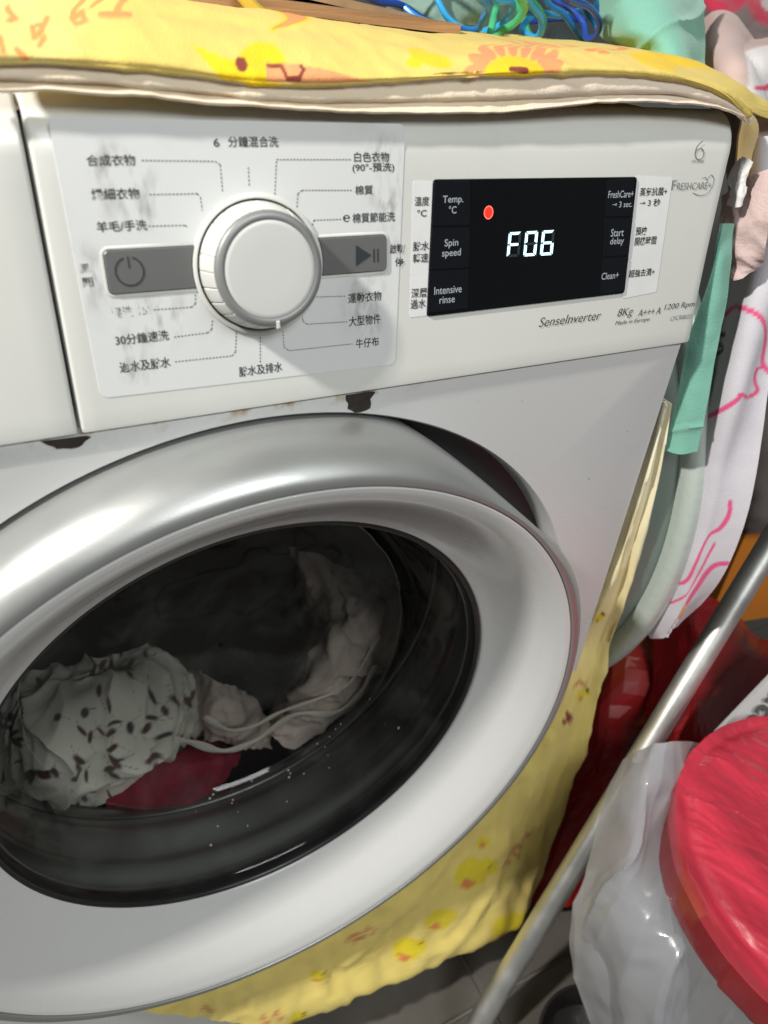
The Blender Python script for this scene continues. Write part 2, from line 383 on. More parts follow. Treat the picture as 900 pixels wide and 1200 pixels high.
def smooth_prof(p, s=4): return [tuple(q) for q in crom(np.array(p, float), s)]
wpart('door_well', *lathe([(.2530, .022), (.225, .024), (.20, .03), (.200, .11), (.1975, .115)]), mat('door_well_plastic', (.045, .048, .05), .4))
# panel body: a leaning front with a top that rolls back; drawer is the left piece
def panel_body(u0, u1, w_top=.1375, round_right=False, flare=0):
    prof = [(.0002, -.010), (.0002, .0), (.0010, .0016), (.0030, .0020)]
    base = [(w_, .0020) for w_ in np.linspace(.01, w_top - .024, 10)]
    for k in range(1, 9):
        a = rad(90 * k / 8); base.append((w_top - .024 + math.sin(a) * .024, .002 - (1 - math.cos(a)) * .020))
    prof = prof + base + [(w_top + .001, -.05), (w_top + .001, -.12)]
    cols = [(u0, -.02), (u0, -.0015), (u0 + .0006, -.0003), (u0 + .0016, 0)] + [(u, 0) for u in np.linspace(u0 + .008, u1 - .012, 8)]
    if round_right:
        for k in range(1, 9):
            a = rad(78 * k / 8); cols.append((u1 - .010 + math.sin(a) * .010, -(1 - math.cos(a)) * .012))
        cols += [(u1, -.05), (u1 - .002, -.10)]
    else: cols += [(u1 - .0016, 0), (u1 - .0006, -.0003), (u1, -.0015), (u1, -.02)]
    V = []
    for w_, o in prof:
        for u, oo in cols:
            uu = u
            if round_right: uu = u + flare * max(0, (u - u0) / (u1 - u0)) * (w_ / w_top) ** 1.5
            V.append(pan(uu, w_, min(o + oo, .002 + oo)))
    return V, [q for q in grid(len(prof), len(cols))]
UD = .0268
wpart('control_panel', *panel_body(UD + .0009, .4135, round_right=True, flare=.0105), plastic, angle=50)
dr = wpart('detergent_drawer', *panel_body(XL, UD - .0009), plastic, angle=50)
wpart('panel_backing', *box(XL + .004, .05, .704, .404, .12, .834), black, smooth=False)

# door ------------------------------------------------------------
door = None
def scoop(a):
    """hand hold cut in the silver ring at upper right"""
    c = rad(47); d = abs((a - c + math.pi) % (2 * math.pi) - math.pi) / rad(28)
    return 0 if d > 1 else (math.cos(d * math.pi) * .5 + .5)
RS = .2317; YS = -.0387
sp = smooth_prof([(.2505, .018), (.2512, .006), (.2515, -.004), (.2508, -.014), (.2490, -.024), (.2448, -.0325), (.2385, -.0385), (RS + .0018, YS - .0008), (RS + .0004, YS - .0002), (RS, YS + .002)])
NP = len(sp)
def srf(i, a):
    t = 1 - min(1, i / (NP * .72)); return -.026 * scoop(a) * t ** .8
wpart('door_trim_ring', *lathe(sp, 240, rfn=srf), silver, angle=60)
wp = smooth_prof([(RS - .0002, YS + .003), (RS - .0008, YS + .0002), (RS - .0024, YS + .0002), (.2262, YS + .0012), (.2185, -.0335), (.2100, -.0260), (.2010, -.0165), (.1930, -.0085), (.1868, -.0030), (.1815, .0008), (.1790, .0028), (.1782, .006)])
wv, wf = lathe(wp, 200)
wv = [(x, y, z + .0042 * max(0, min(1, (.2262 - math.hypot(x - DC[0], z - DC[1])) / .045))) for x, y, z in wv]
wpart('door_ring', wv, wf, doorwhite, angle=60)
wpart('door_rim', *lathe([(.1790, .0045), (.1780, .0032), (.1762, .0034), (.1752, .0056), (.1750, .009), (.1750, .014)], 160, DG), rubber, angle=60)
gp = smooth_prof([(.1751, .0095), (.1735, .0105), (.1715, .0135), (.1690, .022), (.1655, .040), (.1615, .060), (.1560, .076), (.1450, .087), (.1200, .094), (.0800, .098), (.0400, .0995), (.002, .100)])
wpart('door_glass', *lathe(gp, 160, DG), bowlm)
wpart('door_gasket', *lathe(smooth_prof([(.182, .012), (.188, .03), (.184, .045), (.191, .06), (.188, .08), (.196, .095), (.2, .104), (.21, .108)]), 160), gasket)
drum = wpart('drum_mouth', *lathe(smooth_prof([(.201, .1035), (.1975, .103), (.1965, .107), (.1975, .112), (.200, .1165)]), 160), steel)
# perforated drum: shell, back and lifters
wpart('drum', *lathe([(.1975, .115), (.236, .13), (.240, .16), (.240, .42), (.22, .45), (.001, .455)], 96), mat('drum_shell', (.035, .035, .035), .4, metal=.85, bump=.6, bscale=110))
for a in (100, 220, 340):
    ca, sa = math.cos(rad(a)), math.sin(rad(a)); V = []
    for y in (.15, .17, .39, .41):
        k = 0 if y in (.15, .41) else 1
        for dr_, dt in ((.240, .03), (.240 - .035 * k, .012), (.240 - .035 * k, -.012), (.240, -.03)):
            V.append((DC[0] + ca * dr_ - sa * dt, y, DC[1] + sa * dr_ + ca * dt))
    wpart('drum_lifter', V, grid(4, 4), steel)

# water drops clinging inside the glass
mb = MB(); rnd = random.Random(11)
for k in range(26):
    a = rad(rnd.uniform(255, 325)); r = rnd.uniform(.150, .166); y = float(np.interp(r, [.156, .1615, .1655, .169], [.076, .06, .04, .022])) - .0006; sz = rnd.uniform(.0004, .0013)
    c_ = np.array([DG[0] + math.cos(a) * r, y, DG[1] + math.sin(a) * r]); V = []; F_ = []
    for i in range(5):
        for j in range(8):
            t, p = math.pi * i / 4, 2 * math.pi * j / 8; V.append(c_ + sz * np.array([math.sin(t) * math.cos(p), math.sin(t) * math.sin(p) * .6, math.cos(t)]))
    mb.add(V, grid(5, 8, True))
wpart('water_droplets', mb.V, mb.F, mat('water_drop', (.55, .57, .56), .05, coat=1), kind='stuff')
# dial ---------------------------------------------------------------
KU, KW = .3595 * S, (.3453 - .1372) * S
def plathe(prof, n=96, c=(KU, KW), rfn=None):
    V = []
    for i, (r, o) in enumerate(prof):
        for k in range(n):
            a = 2 * math.pi * k / n; rr = r + (rfn(i, a) if rfn else 0)
            V.append(pan(c[0] + math.cos(a) * rr, c[1] + math.sin(a) * rr, o))
    return V, [q[::-1] for q in grid(len(prof), n, True)]
dial = root('selector_dial', pan(KU, KW), '', ''); del dial['label']; del dial['category']; dial.parent = wm; dial.location = pan(KU, KW) - WORLD[wm.name]
def dpart(name, VF, m, **kw): return mesh(name, *VF, m, dial, **kw)
dpart('dial_surround', plathe([(.0312, .0021), (.0310, .0033), (.0303, .0037), (.0292, .0036), (.0288, .0022)], 120), plastic)
dpart('dial_gap', plathe([(.0289, .00245), (.0262, .00245)], 120), black)
ribs = lambda i, a: (-.0009 if (int(a / (2 * math.pi) * 288) % 12 == 0) else 0) if i in (1, 2, 3) else 0
dpart('dial_skirt', plathe([(.0281, .0024), (.0280, .0045), (.0271, .0085), (.0258, .0135), (.0250, .0152)], 288, rfn=ribs), knobwhite, angle=25)
dpart('dial_ring', plathe([(.0249, .0150), (.02505, .0158), (.0246, .0172), (.0236, .0179), (.0219, .0181), (.0212, .0178), (.0211, .0172)], 120), greyring, angle=40)
dpart('dial_cap', plathe([(.0211, .0170), (.02105, .0176), (.0206, .0179), (.0190, .0180), (.010, .0180), (.00001, .0180)], 96), knobwhite, angle=40)
pa = rad(270 + 4); c0 = np.array([KU, KW]); dirv = np.array([math.cos(pa), math.sin(pa)]); tv = np.array([-dirv[1], dirv[0]])
dpart('dial_pointer', prism([tuple(c0 + dirv * .0222 - tv * .0008), tuple(c0 + dirv * .0258 - tv * .0008), tuple(c0 + dirv * .0258 + tv * .0008), tuple(c0 + dirv * .0222 + tv * .0008)], .014, .0186), knobwhite)

# buttons --------------------------------------------------------------
def button(name, corners, side, m):
    """corners top-left, top-right, bottom-right, bottom-left in photo pixels; the end by the dial follows its curve"""
    q = [np.array(pp(*c, .002)) for c in corners]; R_ = .0313
    wt = (q[0][1] + q[1][1]) / 2; wb = (q[2][1] + q[3][1]) / 2
    def shape(g):
        t, b = wt + g, wb - g; out = []
        arc = [math.asin(np.clip((w_ - KW) / (R_ - g * .6), -1, 1)) for w_ in np.linspace(t, b, 9)]
        Rg = R_ - g * .6
        if side < 0:
            ul = min(q[0][0], q[3][0]) - g; r = .0022 + g
            out = [(KU - math.cos(a) * Rg, KW + math.sin(a) * Rg) for a in arc]
            out += [(ul + r - math.sin(x) * r, b + r - math.cos(x) * r) for x in np.linspace(0, math.pi / 2, 5)]
            out += [(ul + r - math.cos(x) * r, t - r + math.sin(x) * r) for x in np.linspace(0, math.pi / 2, 5)]
        else:
            ur = max(q[1][0], q[2][0]) + g; r = .0022 + g
            out = [(KU + math.cos(a) * Rg, KW + math.sin(a) * Rg) for a in arc[::-1]]
            out += [(ur - r + math.sin(x) * r, t - r + math.cos(x) * r) for x in np.linspace(0, math.pi / 2, 5)]
            out += [(ur - r + math.cos(x) * r, b + r - math.sin(x) * r) for x in np.linspace(0, math.pi / 2, 5)]
            out = out[::-1] if False else out
        return out
    s0 = shape(.0010); s1 = shape(.0003); s2 = shape(0); n = len(s0)
    wpart(name + '_surround', [pan(*p, .0024) for p in shape(.0016)] + [pan(*p, .0027) for p in s0] + [pan(*p, .0026) for p in s1], grid(3, n, True), plastic, angle=60)
    wpart(name + '_gap', [pan(*p, .00245) for p in s0], [list(range(n))], black, smooth=False)
    V = [pan(*p, .0022) for p in s2] + [pan(*p, .0030) for p in s2] + [pan(*p, .0034) for p in shape(-.0004)]
    cc = np.mean(np.array(shape(-.0004)), 0); V += [pan(*cc, .0034)]
    F_ = grid(3, n, True) + [(2 * n + k, 2 * n + (k + 1) % n, 3 * n) for k in range(n)]
    return wpart(name, V, F_, m, angle=40)
b1 = button('power_button', [(120, 293), (229, 288), (231, 338), (128, 344)], -1, greybtn)
b2 = button('start_button', [(378, 279), (451, 275), (452, 317), (380, 322)], 1, greybtn)
iconink = mat('icon_print', (.03, .035, .042), .45)
def ring2d(c, r0, r1, a0, a1, o, n=40):
    V = []
    for k in range(n + 1):
        a = rad(a0 + (a1 - a0) * k / n)
        for r in (r0, r1): V.append(pan(c[0] + r * math.cos(a), c[1] + r * math.sin(a), o))
    return V, [(2 * k, 2 * k + 1, 2 * k + 3, 2 * k + 2) for k in range(n)]
pc = np.array(pp(152, 318, .0034)); mb = MB(); r0 = np.linalg.norm(np.array(pp(169, 317, .0034)) - pc)
mb.add(*ring2d(pc, r0 - .0006, r0 + .0001, 108, 432, .0036))
mb.add([pan(pc[0] + x, pc[1] + y, .0036) for x, y in ((-.0003, .0012), (.0003, .0012), (.0003, .0062), (-.0003, .0062))], [(0, 1, 2, 3)])
mesh('power_symbol', mb.V, mb.F, iconink, b1, smooth=False)
mb = MB(); A_ = [pp(417, 287, .0034), pp(417, 312, .0034), pp(435, 299, .0034)]
mb.add([pan(*p, .0036) for p in A_], [(0, 1, 2)])
for x in (438.0, 442.6):
    a = pp(x, 291.5, .0034); b = pp(x + .3, 307, .0034)
    mb.add([pan(a[0] - .00035, a[1], .0036), pan(a[0] + .00035, a[1], .0036), pan(a[0] + .00035, b[1], .0036), pan(a[0] - .00035, b[1], .0036)], [(0, 1, 2, 3)])
mesh('play_pause_symbol', mb.V, mb.F, iconink, b2, smooth=False)

# lettering ------------------------------------------------------------
def glyphs(body, bold=0.0, shear=0.0, spacing=1.0):
    cu = bpy.data.curves.new('lettering', 'FONT'); cu.body = body; cu.size = 1; cu.offset = bold; cu.shear = shear; cu.resolution_u = 3; cu.space_character = spacing
    o = bpy.data.objects.new('lettering', cu); COL.objects.link(o); bpy.context.view_layer.update()
    me = bpy.data.meshes.new_from_object(o.evaluated_get(bpy.context.evaluated_depsgraph_get()))
    V = np.array([v.co[:] for v in me.vertices]); F_ = [list(p.vertices) for p in me.polygons]
    bpy.data.objects.remove(o); bpy.data.curves.remove(cu); bpy.data.meshes.remove(me)
    V[:, 0] -= V[:, 0].min(); return V, F_
def txt(body, x0, y0, x1, m, parent, o=.0024, hpx=None, bold=0.012, shear=0, tilt=0, name='lettering', spacing=1.0):
    V, F_ = glyphs(body, bold, shear, spacing)
    u0, w0 = pp(x0, y0, o); u1, _ = pp(x1, y0 - (x1 - x0) * .05, o); wd = V[:, 0].max(); k = (u1 - u0) / wd
    kh = k
    if hpx:
        _, wa = pp(x0, y0 - hpx / 2, o); _, wb = pp(x0, y0 + hpx / 2, o); kh = (wa - wb) / (V[:, 1].max() - V[:, 1].min())
    cy = (V[:, 1].max() + V[:, 1].min()) / 2
    W = [pan(u0 + v[0] * k, w0 + (v[1] - cy) * kh + v[0] * k * tilt, o) for v in V]
    return mesh(name, W, F_, m, parent, smooth=False)
def dotted(pts, parent, m, o=.0024, name='dotted_line', gap=.0016, ln=.0009, wd=.00042):
    P = [np.array(pp(*p, o)) for p in pts]; mb = MB()
    for a, b in zip(P[:-1], P[1:]):
        L_ = np.linalg.norm(b - a); d = (b - a) / L_; n = np.array([-d[1], d[0]]) * wd / 2; s = 0
        while s < L_ - ln * .5:
            p = a + d * s; q = a + d * min(L_, s + ln); mb.add([pan(*(p - n), o), pan(*(q - n), o), pan(*(q + n), o), pan(*(p + n), o)], [(0, 1, 2, 3)]); s += gap
    return mesh(name, mb.V, mb.F, m, parent, smooth=False)
# sticker with a hole for the dial and buttons is laid as a ring of film round them
st_poly = rquad([pp(55, 137, .002), pp(118, 467, .002), pp(463, 427, .002), pp(475, 145, .002)], .004)
def film_sheet():
    """sheet of film on the flat of the panel; the dial surround and buttons stand through it"""
    V = [pan(*p, .00205) for p in st_poly] + [pan(*p, .00225) for p in (np.array(st_poly) * .9985 + np.mean(st_poly, 0) * .0015)]
    n = len(st_poly); return V, grid(2, n, True) + [list(range(n, 2 * n))]
st = wpart('programme_sticker', *film_sheet(), film, smooth=False)
T = [('合成衣物', 101, 188, 158, ink2, 15), ('纖細衣物', 107, 228, 163, ink2, 15), ('羊毛/手洗', 113, 266, 172, ink2, 14), ('6', 250, 167, 257, ink2, 11), ('分鐘混合洗', 267, 166, 326, ink1, 14),
     ('開/', 94, 315, 108, ink3, 12), ('關', 97, 331, 109, ink2, 12), ("混洗 15'", 130, 367, 175, ink3, 14), ('30分鐘速洗', 135, 399, 198, ink2, 14), ('過水及脫水', 140, 431, 200, ink2, 14),
     ('脫水及排水', 280, 436, 331, ink1, 13), ('白色衣物', 415, 184, 456, ink1, 13), ('(90°-預洗)', 413, 197, 462, ink1, 13), ('棉質', 416, 223, 437, ink1, 12), ('℮', 402, 256, 410, ink1, 9), ('棉質節能洗', 413, 256, 463, ink1, 13),
     ('啟動/', 457, 292, 475, ink2, 12), ('停', 463, 307, 473, ink1, 12), ('運動衣物', 408, 350, 447, ink2, 13), ('大型物件', 409, 377, 446, ink1, 13), ('牛仔布', 417, 403, 444, ink1, 12)]
for b, x0, y0, x1, m_, h in T: txt(b, x0, y0, x1, m_, st, hpx=h * .93)
for pts in ([(166, 188), (252, 189), (258, 193), (261, 227)], [(175, 228), (231, 227), (235, 231), (237, 247)], [(174, 265), (217, 264), (221, 268)], [(180, 363), (224, 360), (229, 356), (229, 345)],
            [(204, 395), (243, 390), (248, 386), (249, 373)], [(205, 424), (272, 417), (276, 412), (277, 386)], [(291, 196), (292, 218)], [(322, 228), (324, 187), (412, 187)], [(348, 243), (349, 227), (354, 223), (412, 223)],
            [(366, 264), (368, 258), (400, 257)], [(371, 348), (407, 347)], [(354, 369), (355, 376), (360, 380), (407, 377)], [(331, 384), (333, 407), (339, 411), (413, 403)], [(305, 395), (305, 425)]):
    dotted(pts, st, ink1)
# labels either side of the display
def label(name, q):
    poly = rquad([pp(*c, .002) for c in q], .0015); n = len(poly)
    return wpart(name, [pan(*p, .00205) for p in poly] + [pan(*p, .0022) for p in poly], grid(2, n, True) + [list(range(n, 2 * n))], film2, smooth=False)
l1 = label('display_label', [(484, 212), (480, 372), (500, 370), (508, 212)][:4])
l2 = label('display_label', [(744, 206), (729, 350), (769, 342), (788, 208)])
for b, x0, y0, x1, h in (('溫度', 486, 236, 503, 12), ('°C', 489, 250, 500, 9), ('脫水', 484, 289, 503, 12), ('轉速', 484, 303, 502, 12), ('深層', 482, 344, 500, 12), ('過水', 481, 357, 499, 12)): txt(b, x0, y0, x1, ink1, l1, hpx=h * .93)
for b, x0, y0, x1, h in (('蒸氣抗菌+', 750, 225, 782, 10), ('⊸ 3 秒', 750, 238, 774, 9), ('預校', 745, 271, 758, 10), ('開機時間', 744, 283, 769, 10), ('超強去漬+', 737, 321, 767, 9)): txt(b, x0, y0, x1, ink1, l2, hpx=h)

# display ------------------------------------------------------------
dq = [pp(507, 210, .002), pp(499.5, 371, .002), pp(731, 343.5, .002), pp(746, 207, .002)]
disp = root('display', pan(*np.mean(dq, 0)), '', ''); del disp['label']; del disp['category']; disp.parent = wm; disp.location = pan(*np.mean(dq, 0)) - WORLD[wm.name]
mesh('display_glass', *prism(rquad(dq, .0022), .0015, .0030), dispglass, disp, angle=30)
def pad(q): mesh('touch_pad', *prism(rquad([pp(*c, .003) for c in q], .0006, 2), .0029, .0033), padglass, disp, angle=30)
pad([(509, 213), (506, 265), (550.5, 264), (551, 211.5)]); pad([(506, 267), (503, 316), (549.5, 313.5), (550.5, 266)]); pad([(503, 318), (501, 367), (548, 361), (549.5, 315.5)])
pad([(711, 211), (708.5, 254), (741, 253), (743.5, 209)]); pad([(708.5, 256), (706, 301), (736.5, 299), (741, 255)]); pad([(705.5, 303), (702.5, 344), (730.5, 341), (736.5, 301)])
for b, x0, y0, x1, h in (('Temp.', 519, 235, 543, 11), ('°C', 526, 246, 535, 9), ('Spin', 521, 286, 537, 11), ('speed', 518, 298, 540, 11), ('Intensive', 509, 341, 541, 9), ('rinse', 515, 352, 533, 8),
                         ('FreshCare+', 713, 228, 742.5, 8.5), ('⊸ 3 sec.', 718, 240, 741, 7), ('Start', 716, 273, 731, 9), ('delay', 715, 284, 731, 10), ('Clean+', 705, 324, 725, 8)): txt(b, x0, y0, x1, ink_disp, disp, .0035, hpx=h, bold=.004)
# seven segment digits
def seg_digit(cx, cy, on):
    hw, hh, t = 7.3, 14.5, 3.0; g = .6
    segs = {'a': [(-hw + 1, -hh), (hw - 1, -hh), (hw - t - g, -hh + t), (-hw + t + g, -hh + t)], 'd': [(-hw + t + g, hh - t), (hw - t - g, hh - t), (hw - 1, hh), (-hw + 1, hh)],
            'g': [(-hw + t, -t / 2 + .2), (hw - t, -t / 2 + .2), (hw - t + 1, 0), (hw - t, t / 2), (-hw + t, t / 2), (-hw + t - 1, 0)],
            'f': [(-hw, -hh + 1), (-hw + t, -hh + t + g), (-hw + t, -t / 2 - g), (-hw, -g)], 'b': [(hw, -hh + 1), (hw, -g), (hw - t, -t / 2 - g), (hw - t, -hh + t + g)],
            'e': [(-hw, g), (-hw + t, t / 2 + g), (-hw + t, hh - t - g), (-hw, hh - 1)], 'c': [(hw, g), (hw, hh - 1), (hw - t, hh - t - g), (hw - t, t / 2 + g)]}
    for k, s in segs.items():
        V = []
        for x, y in s:
            px = cx + x - y * .10; py = cy + y - x * .06; V.append(pan(*pp(px, py, .0034), .0034))
        mesh('digit_segment', V, [list(range(len(V)))], ledw if k in on else ghost, disp, smooth=False)
seg_digit(602.5, 286.5, 'aefg'); seg_digit(622, 285.5, 'abcdef'); seg_digit(641.5, 284.5, 'acdefg')
lc = pp(572.5, 249, .0032)
mb = MB(); mb.add([pan(*lc, .0033)] + [pan(lc[0] + .0024 * math.cos(rad(a)), lc[1] + .0028 * math.sin(rad(a)), .0033) for a in range(0, 360, 12)], [(0, 1 + k, 1 + (k + 1) % 30) for k in range(30)])
mesh('indicator_light', mb.V, mb.F, ledr, disp, smooth=False)
V = []
for k in range(30):
    a = rad(k * 12)
    for r in (.0024, .0029): V.append(pan(lc[0] + r * math.cos(a), lc[1] + r * 1.13 * math.sin(a), .0033))
mesh('indicator_rim', V, [(2 * k, 2 * k + 1, (2 * k + 3) % 60, (2 * k + 2) % 60) for k in range(30)], ledr2, disp, smooth=False)

# print on the panel
for b, x0, y0, x1, h, sh, m_ in (('SenseInverter', 632, 378, 704, 11, .25, ink), ('8Kg', 724, 368, 742, 12, .25, ink), ('A+++ A', 748, 367, 774, 8, .25, ink), ('1200 Rpm', 779, 361, 814, 8.5, .15, ink),
                             ('Made in Europe', 721, 379.5, 761, 6, .3, ink), ('CFCR80221', 786, 373.5, 812, 5, .2, greyink), ('F', 788, 217, 793, 11.5, 0, greyink), ('RESHCARE+', 794, 218.5, 834, 8.5, 0, greyink)):
    txt(b, x0, y0, x1, m_, wm, .0024, hpx=h, bold=-.004, shear=sh, tilt=0)
def stroke(px, m, parent, wpx=1.2, name='emblem', o=.0024):
    P = crom(np.array([pp(*p, o) for p in px]), 6); T_ = np.gradient(P, axis=0); T_ /= np.linalg.norm(T_, axis=1)[:, None] + 1e-9
    N_ = np.stack([-T_[:, 1], T_[:, 0]], 1); h = wpx * .00026; V = []
    for p, n in zip(P, N_): V += [pan(*(p - n * h), o), pan(*(p + n * h), o)]
    return mesh(name, V, [(2 * k, 2 * k + 1, 2 * k + 3, 2 * k + 2) for k in range(len(P) - 1)], m, parent, smooth=False)
stroke([(812, 226), (820, 229), (829, 227), (835, 219), (837, 210), (834, 205), (830, 209), (829, 212), (827, 208), (823, 209)], greyink, wm, .8)
stroke([(824, 165), (818, 171), (815, 179), (816, 185), (820, 187), (824, 184), (825, 178), (822, 174), (817, 176), (815, 180)], greyink, wm, 1.2)
txt('6TH SENSE', 811, 189, 825, greyink, wm, .0024, hpx=3.5, bold=.0)

# bare patches where the enamel has come off below the panel
def patch(px, yv=-.0006):
    P = np.array([U(x, y, 'y', 0) for x, y in px]); c = P.mean(0); n = len(P)
    V = [p for p in P] + [p + (c - p) * .05 + np.array([0, yv, 0]) for p in P]
    wpart('rust_patch', V, grid(2, n, True) + [list(range(n, 2 * n))], rust, smooth=False)
patch([(47, 517), (60, 515.5), (80, 513), (101, 510.5), (107, 512), (101, 516), (97, 521), (92, 524), (84, 525.5), (74, 525), (66, 526), (62, 523), (55, 521)])
patch([(405, 463), (418, 461), (434, 458.5), (440, 459), (437, 463), (434, 467), (435, 473), (434, 478), (429, 481), (422, 483), (416, 484), (412, 481), (407, 479), (408, 473), (405, 469)])
for x_, y_, r__ in ((690, 561, .0006), (612, 470, .0003), (560, 470, .0003), (735, 505, .0004)):
    c_ = U(x_, y_, 'y', 0); V = [c_ + np.array([r__ * math.cos(t), -.0003, r__ * .8 * math.sin(t)]) for t in np.linspace(0, 2 * math.pi, 9)[:-1]]
    wpart('speck', V, [list(range(8))[::-1]], rust, smooth=False)
# pale specks of lint on the silver ring
mb = MB(); rnd = random.Random(5)
for k in range(70):
    a = rad(max(76, rnd.gauss(92, 11))); r = rnd.uniform(.2465, .2508); y = -.004 - (.2508 - r) * 3.2; s = rnd.uniform(.00015, .0005)
    p = np.array([DC[0] + math.cos(a) * r, y, DC[1] + math.sin(a) * (r + .0004)])
    mb.add([p + np.array(d) * s for d in ((1, 0, 0), (-1, 0, 0), (0, 1, 0), (0, -1, 0), (0, 0, 1), (0, 0, -1))], [(0, 2, 4), (2, 1, 4), (1, 3, 4), (3, 0, 4), (2, 0, 5), (1, 2, 5), (3, 1, 5), (0, 3, 5)])
mesh('lint', mb.V, mb.F, mat('lint_white', (.8, .8, .78), .8), wm, smooth=False, kind='stuff')

# ------------------------------------------------------------------ laundry inside the drum
def crumple(amp, sc_, seed, o=4):
    return lambda P, X: amp * fbm(np.asarray(P) * sc_ + fbm(np.asarray(P) * sc_ * .7, 2, seed + 9)[:, None] * .8, o, seed, True)
def leafprint(X, nr, nc, P):
    n = len(X); c = np.tile(np.array([.84, .82, .74]), (n, 1)); rn = np.random.RandomState(3)
    for k in range(95):
        cx, cy = rn.uniform(0, 240), rn.uniform(765, 950); a = rn.uniform(0, math.pi); L_ = rn.uniform(5, 10); W_ = rn.uniform(2, 4)
        dx, dy = X[:, 0] - cx, X[:, 1] - cy; u = dx * math.cos(a) + dy * math.sin(a); v = -dx * math.sin(a) + dy * math.cos(a)
        mk = np.clip(1.6 - ((u / L_) ** 2 + (v / W_) ** 2) * 1.3, 0, 1)[:, None]; c = c * (1 - mk) + np.array([.10, .035, .04] if k % 3 else [.04, .03, .05]) * mk
        st_ = np.clip(1 - np.abs(v + u * u * .04) * 1.6, 0, 1) * (np.abs(u) < L_ * 2); st_ = st_[:, None] * .7; c = c * (1 - st_) + np.array([.10, .05, .05]) * st_
    return c
yb = 'y'
sheet('patterned_cloth', [[(30, 800, yb, .22), (70, 785, yb, .20), (130, 772, yb, .19), (190, 775, yb, .19), (215, 800, yb, .22)],
    [(12, 850, yb, .17), (60, 835, yb, .145), (120, 820, yb, .13), (180, 810, yb, .14), (240, 830, yb, .18)],
    [(14, 890, yb, .15), (60, 880, yb, .120), (110, 870, yb, .115), (170, 860, yb, .118), (225, 865, yb, .16)],
    [(20, 922, yb, .14), (55, 915, yb, .118), (100, 920, yb, .113), (150, 905, yb, .115), (195, 890, yb, .15)],
    [(30, 925, yb, .16), (50, 925, yb, .135), (100, 948, yb, .125), (140, 935, yb, .13), (170, 915, yb, .16)]], towel_print, 40, 40, .001, lambda P, X: crumple(.014, 17, 4, 3)(P, X) + .009 * np.exp(-np.abs(noise3(P * np.array([26, 20, 14]) + 3, 8)) / .14), leafprint,
    label='white cloth with dark leaf sprigs lying at the left inside the drum', cat='cloth')
pale = mat('pale_pink_laundry', (.72, .60, .55), .85, var=.2, vscale=30, bump=.4, bscale=500)
pale2 = mat('cream_strap_cotton', (.8, .74, .68), .8, var=.15, vscale=30)
maroon = mat('crimson_cotton', (.28, .008, .035), .85, var=.3, vscale=40, bump=.4, bscale=500)
g_ = root('pale_garment', U(390, 760, 'y', .14), 'pale pinkish garment with loose straps bunched at the right inside the drum', 'garment')
sheet('garment_body', [[(340, 640, yb, .26), (375, 650, yb, .22), (420, 670, yb, .19), (460, 680, yb, .17), (482, 700, yb, .16)],
    [(370, 720, yb, .24), (395, 720, yb, .16), (420, 725, yb, .135), (455, 735, yb, .128), (476, 745, yb, .14)],
    [(350, 790, yb, .24), (370, 775, yb, .145), (400, 780, yb, .125), (430, 785, yb, .122), (450, 795, yb, .14)],
    [(320, 830, yb, .22), (340, 825, yb, .14), (365, 830, yb, .122), (390, 830, yb, .122), (410, 825, yb, .14)],
    [(290, 860, yb, .2), (310, 860, yb, .14), (335, 870, yb, .125), (360, 862, yb, .125), (375, 850, yb, .14)]], pale, 20, 20, .001, crumple(.012, 24, 11), parent=g_)
sheet('garment_hem', [[(215, 790, yb, .24), (235, 785, yb, .19), (255, 800, yb, .16), (290, 815, yb, .17)], [(220, 830, yb, .2), (240, 835, yb, .15), (270, 845, yb, .13), (310, 850, yb, .15)], [(225, 860, yb, .19), (250, 865, yb, .15), (280, 872, yb, .135), (315, 875, yb, .15)]], pale, 16, 16, .001, crumple(.009, 34, 21), parent=g_)
def strap(px, wdt=.0035, m=pale2, parent=g_):
    P = crom(np.array([U(x, y, 'y', d) for x, y, d in px]), 8); V = []
    T_ = np.gradient(P, axis=0); T_ /= np.linalg.norm(T_, axis=1)[:, None]
    for i, (p, t) in enumerate(zip(P, T_)):
        n = np.cross(t, [0, 1, 0]); n /= np.linalg.norm(n); f2 = np.array([0, .0012, 0]); ww = wdt * (1 + .25 * math.sin(i * .7))
        V += [p - n * ww, p - f2, p + n * ww, p + f2]
    mesh('strap', V, grid(len(P), 4, True), m, parent)
strap([(200, 866, .118), (225, 870, .112), (262, 880, .110), (300, 868, .110), (345, 838, .110), (390, 836, .110), (420, 815, .110), (440, 780, .112)])
strap([(240, 840, .12), (270, 856, .112), (300, 850, .110), (330, 834, .110), (370, 820, .112), (410, 800, .115), (445, 745, .118)], .0026)
sheet('crimson_cloth', [[(150, 905, yb, .15), (190, 880, yb, .15), (240, 868, yb, .16), (290, 870, yb, .18)], [(130, 935, yb, .13), (185, 915, yb, .118), (235, 895, yb, .118), (280, 885, yb, .14)], [(128, 950, yb, .122), (180, 952, yb, .112), (232, 935, yb, .110), (265, 905, yb, .13)], [(165, 956, yb, .125), (190, 960, yb, .115), (226, 961, yb, .112), (235, 940, yb, .13)]],
    maroon, 16, 16, .001, crumple(.006, 30, 31), label='crimson cloth lying at the bottom of the drum behind the glass', cat='cloth')
darkcl = mat('black_laundry', (.012, .012, .013), .9, bump=.4, bscale=400)
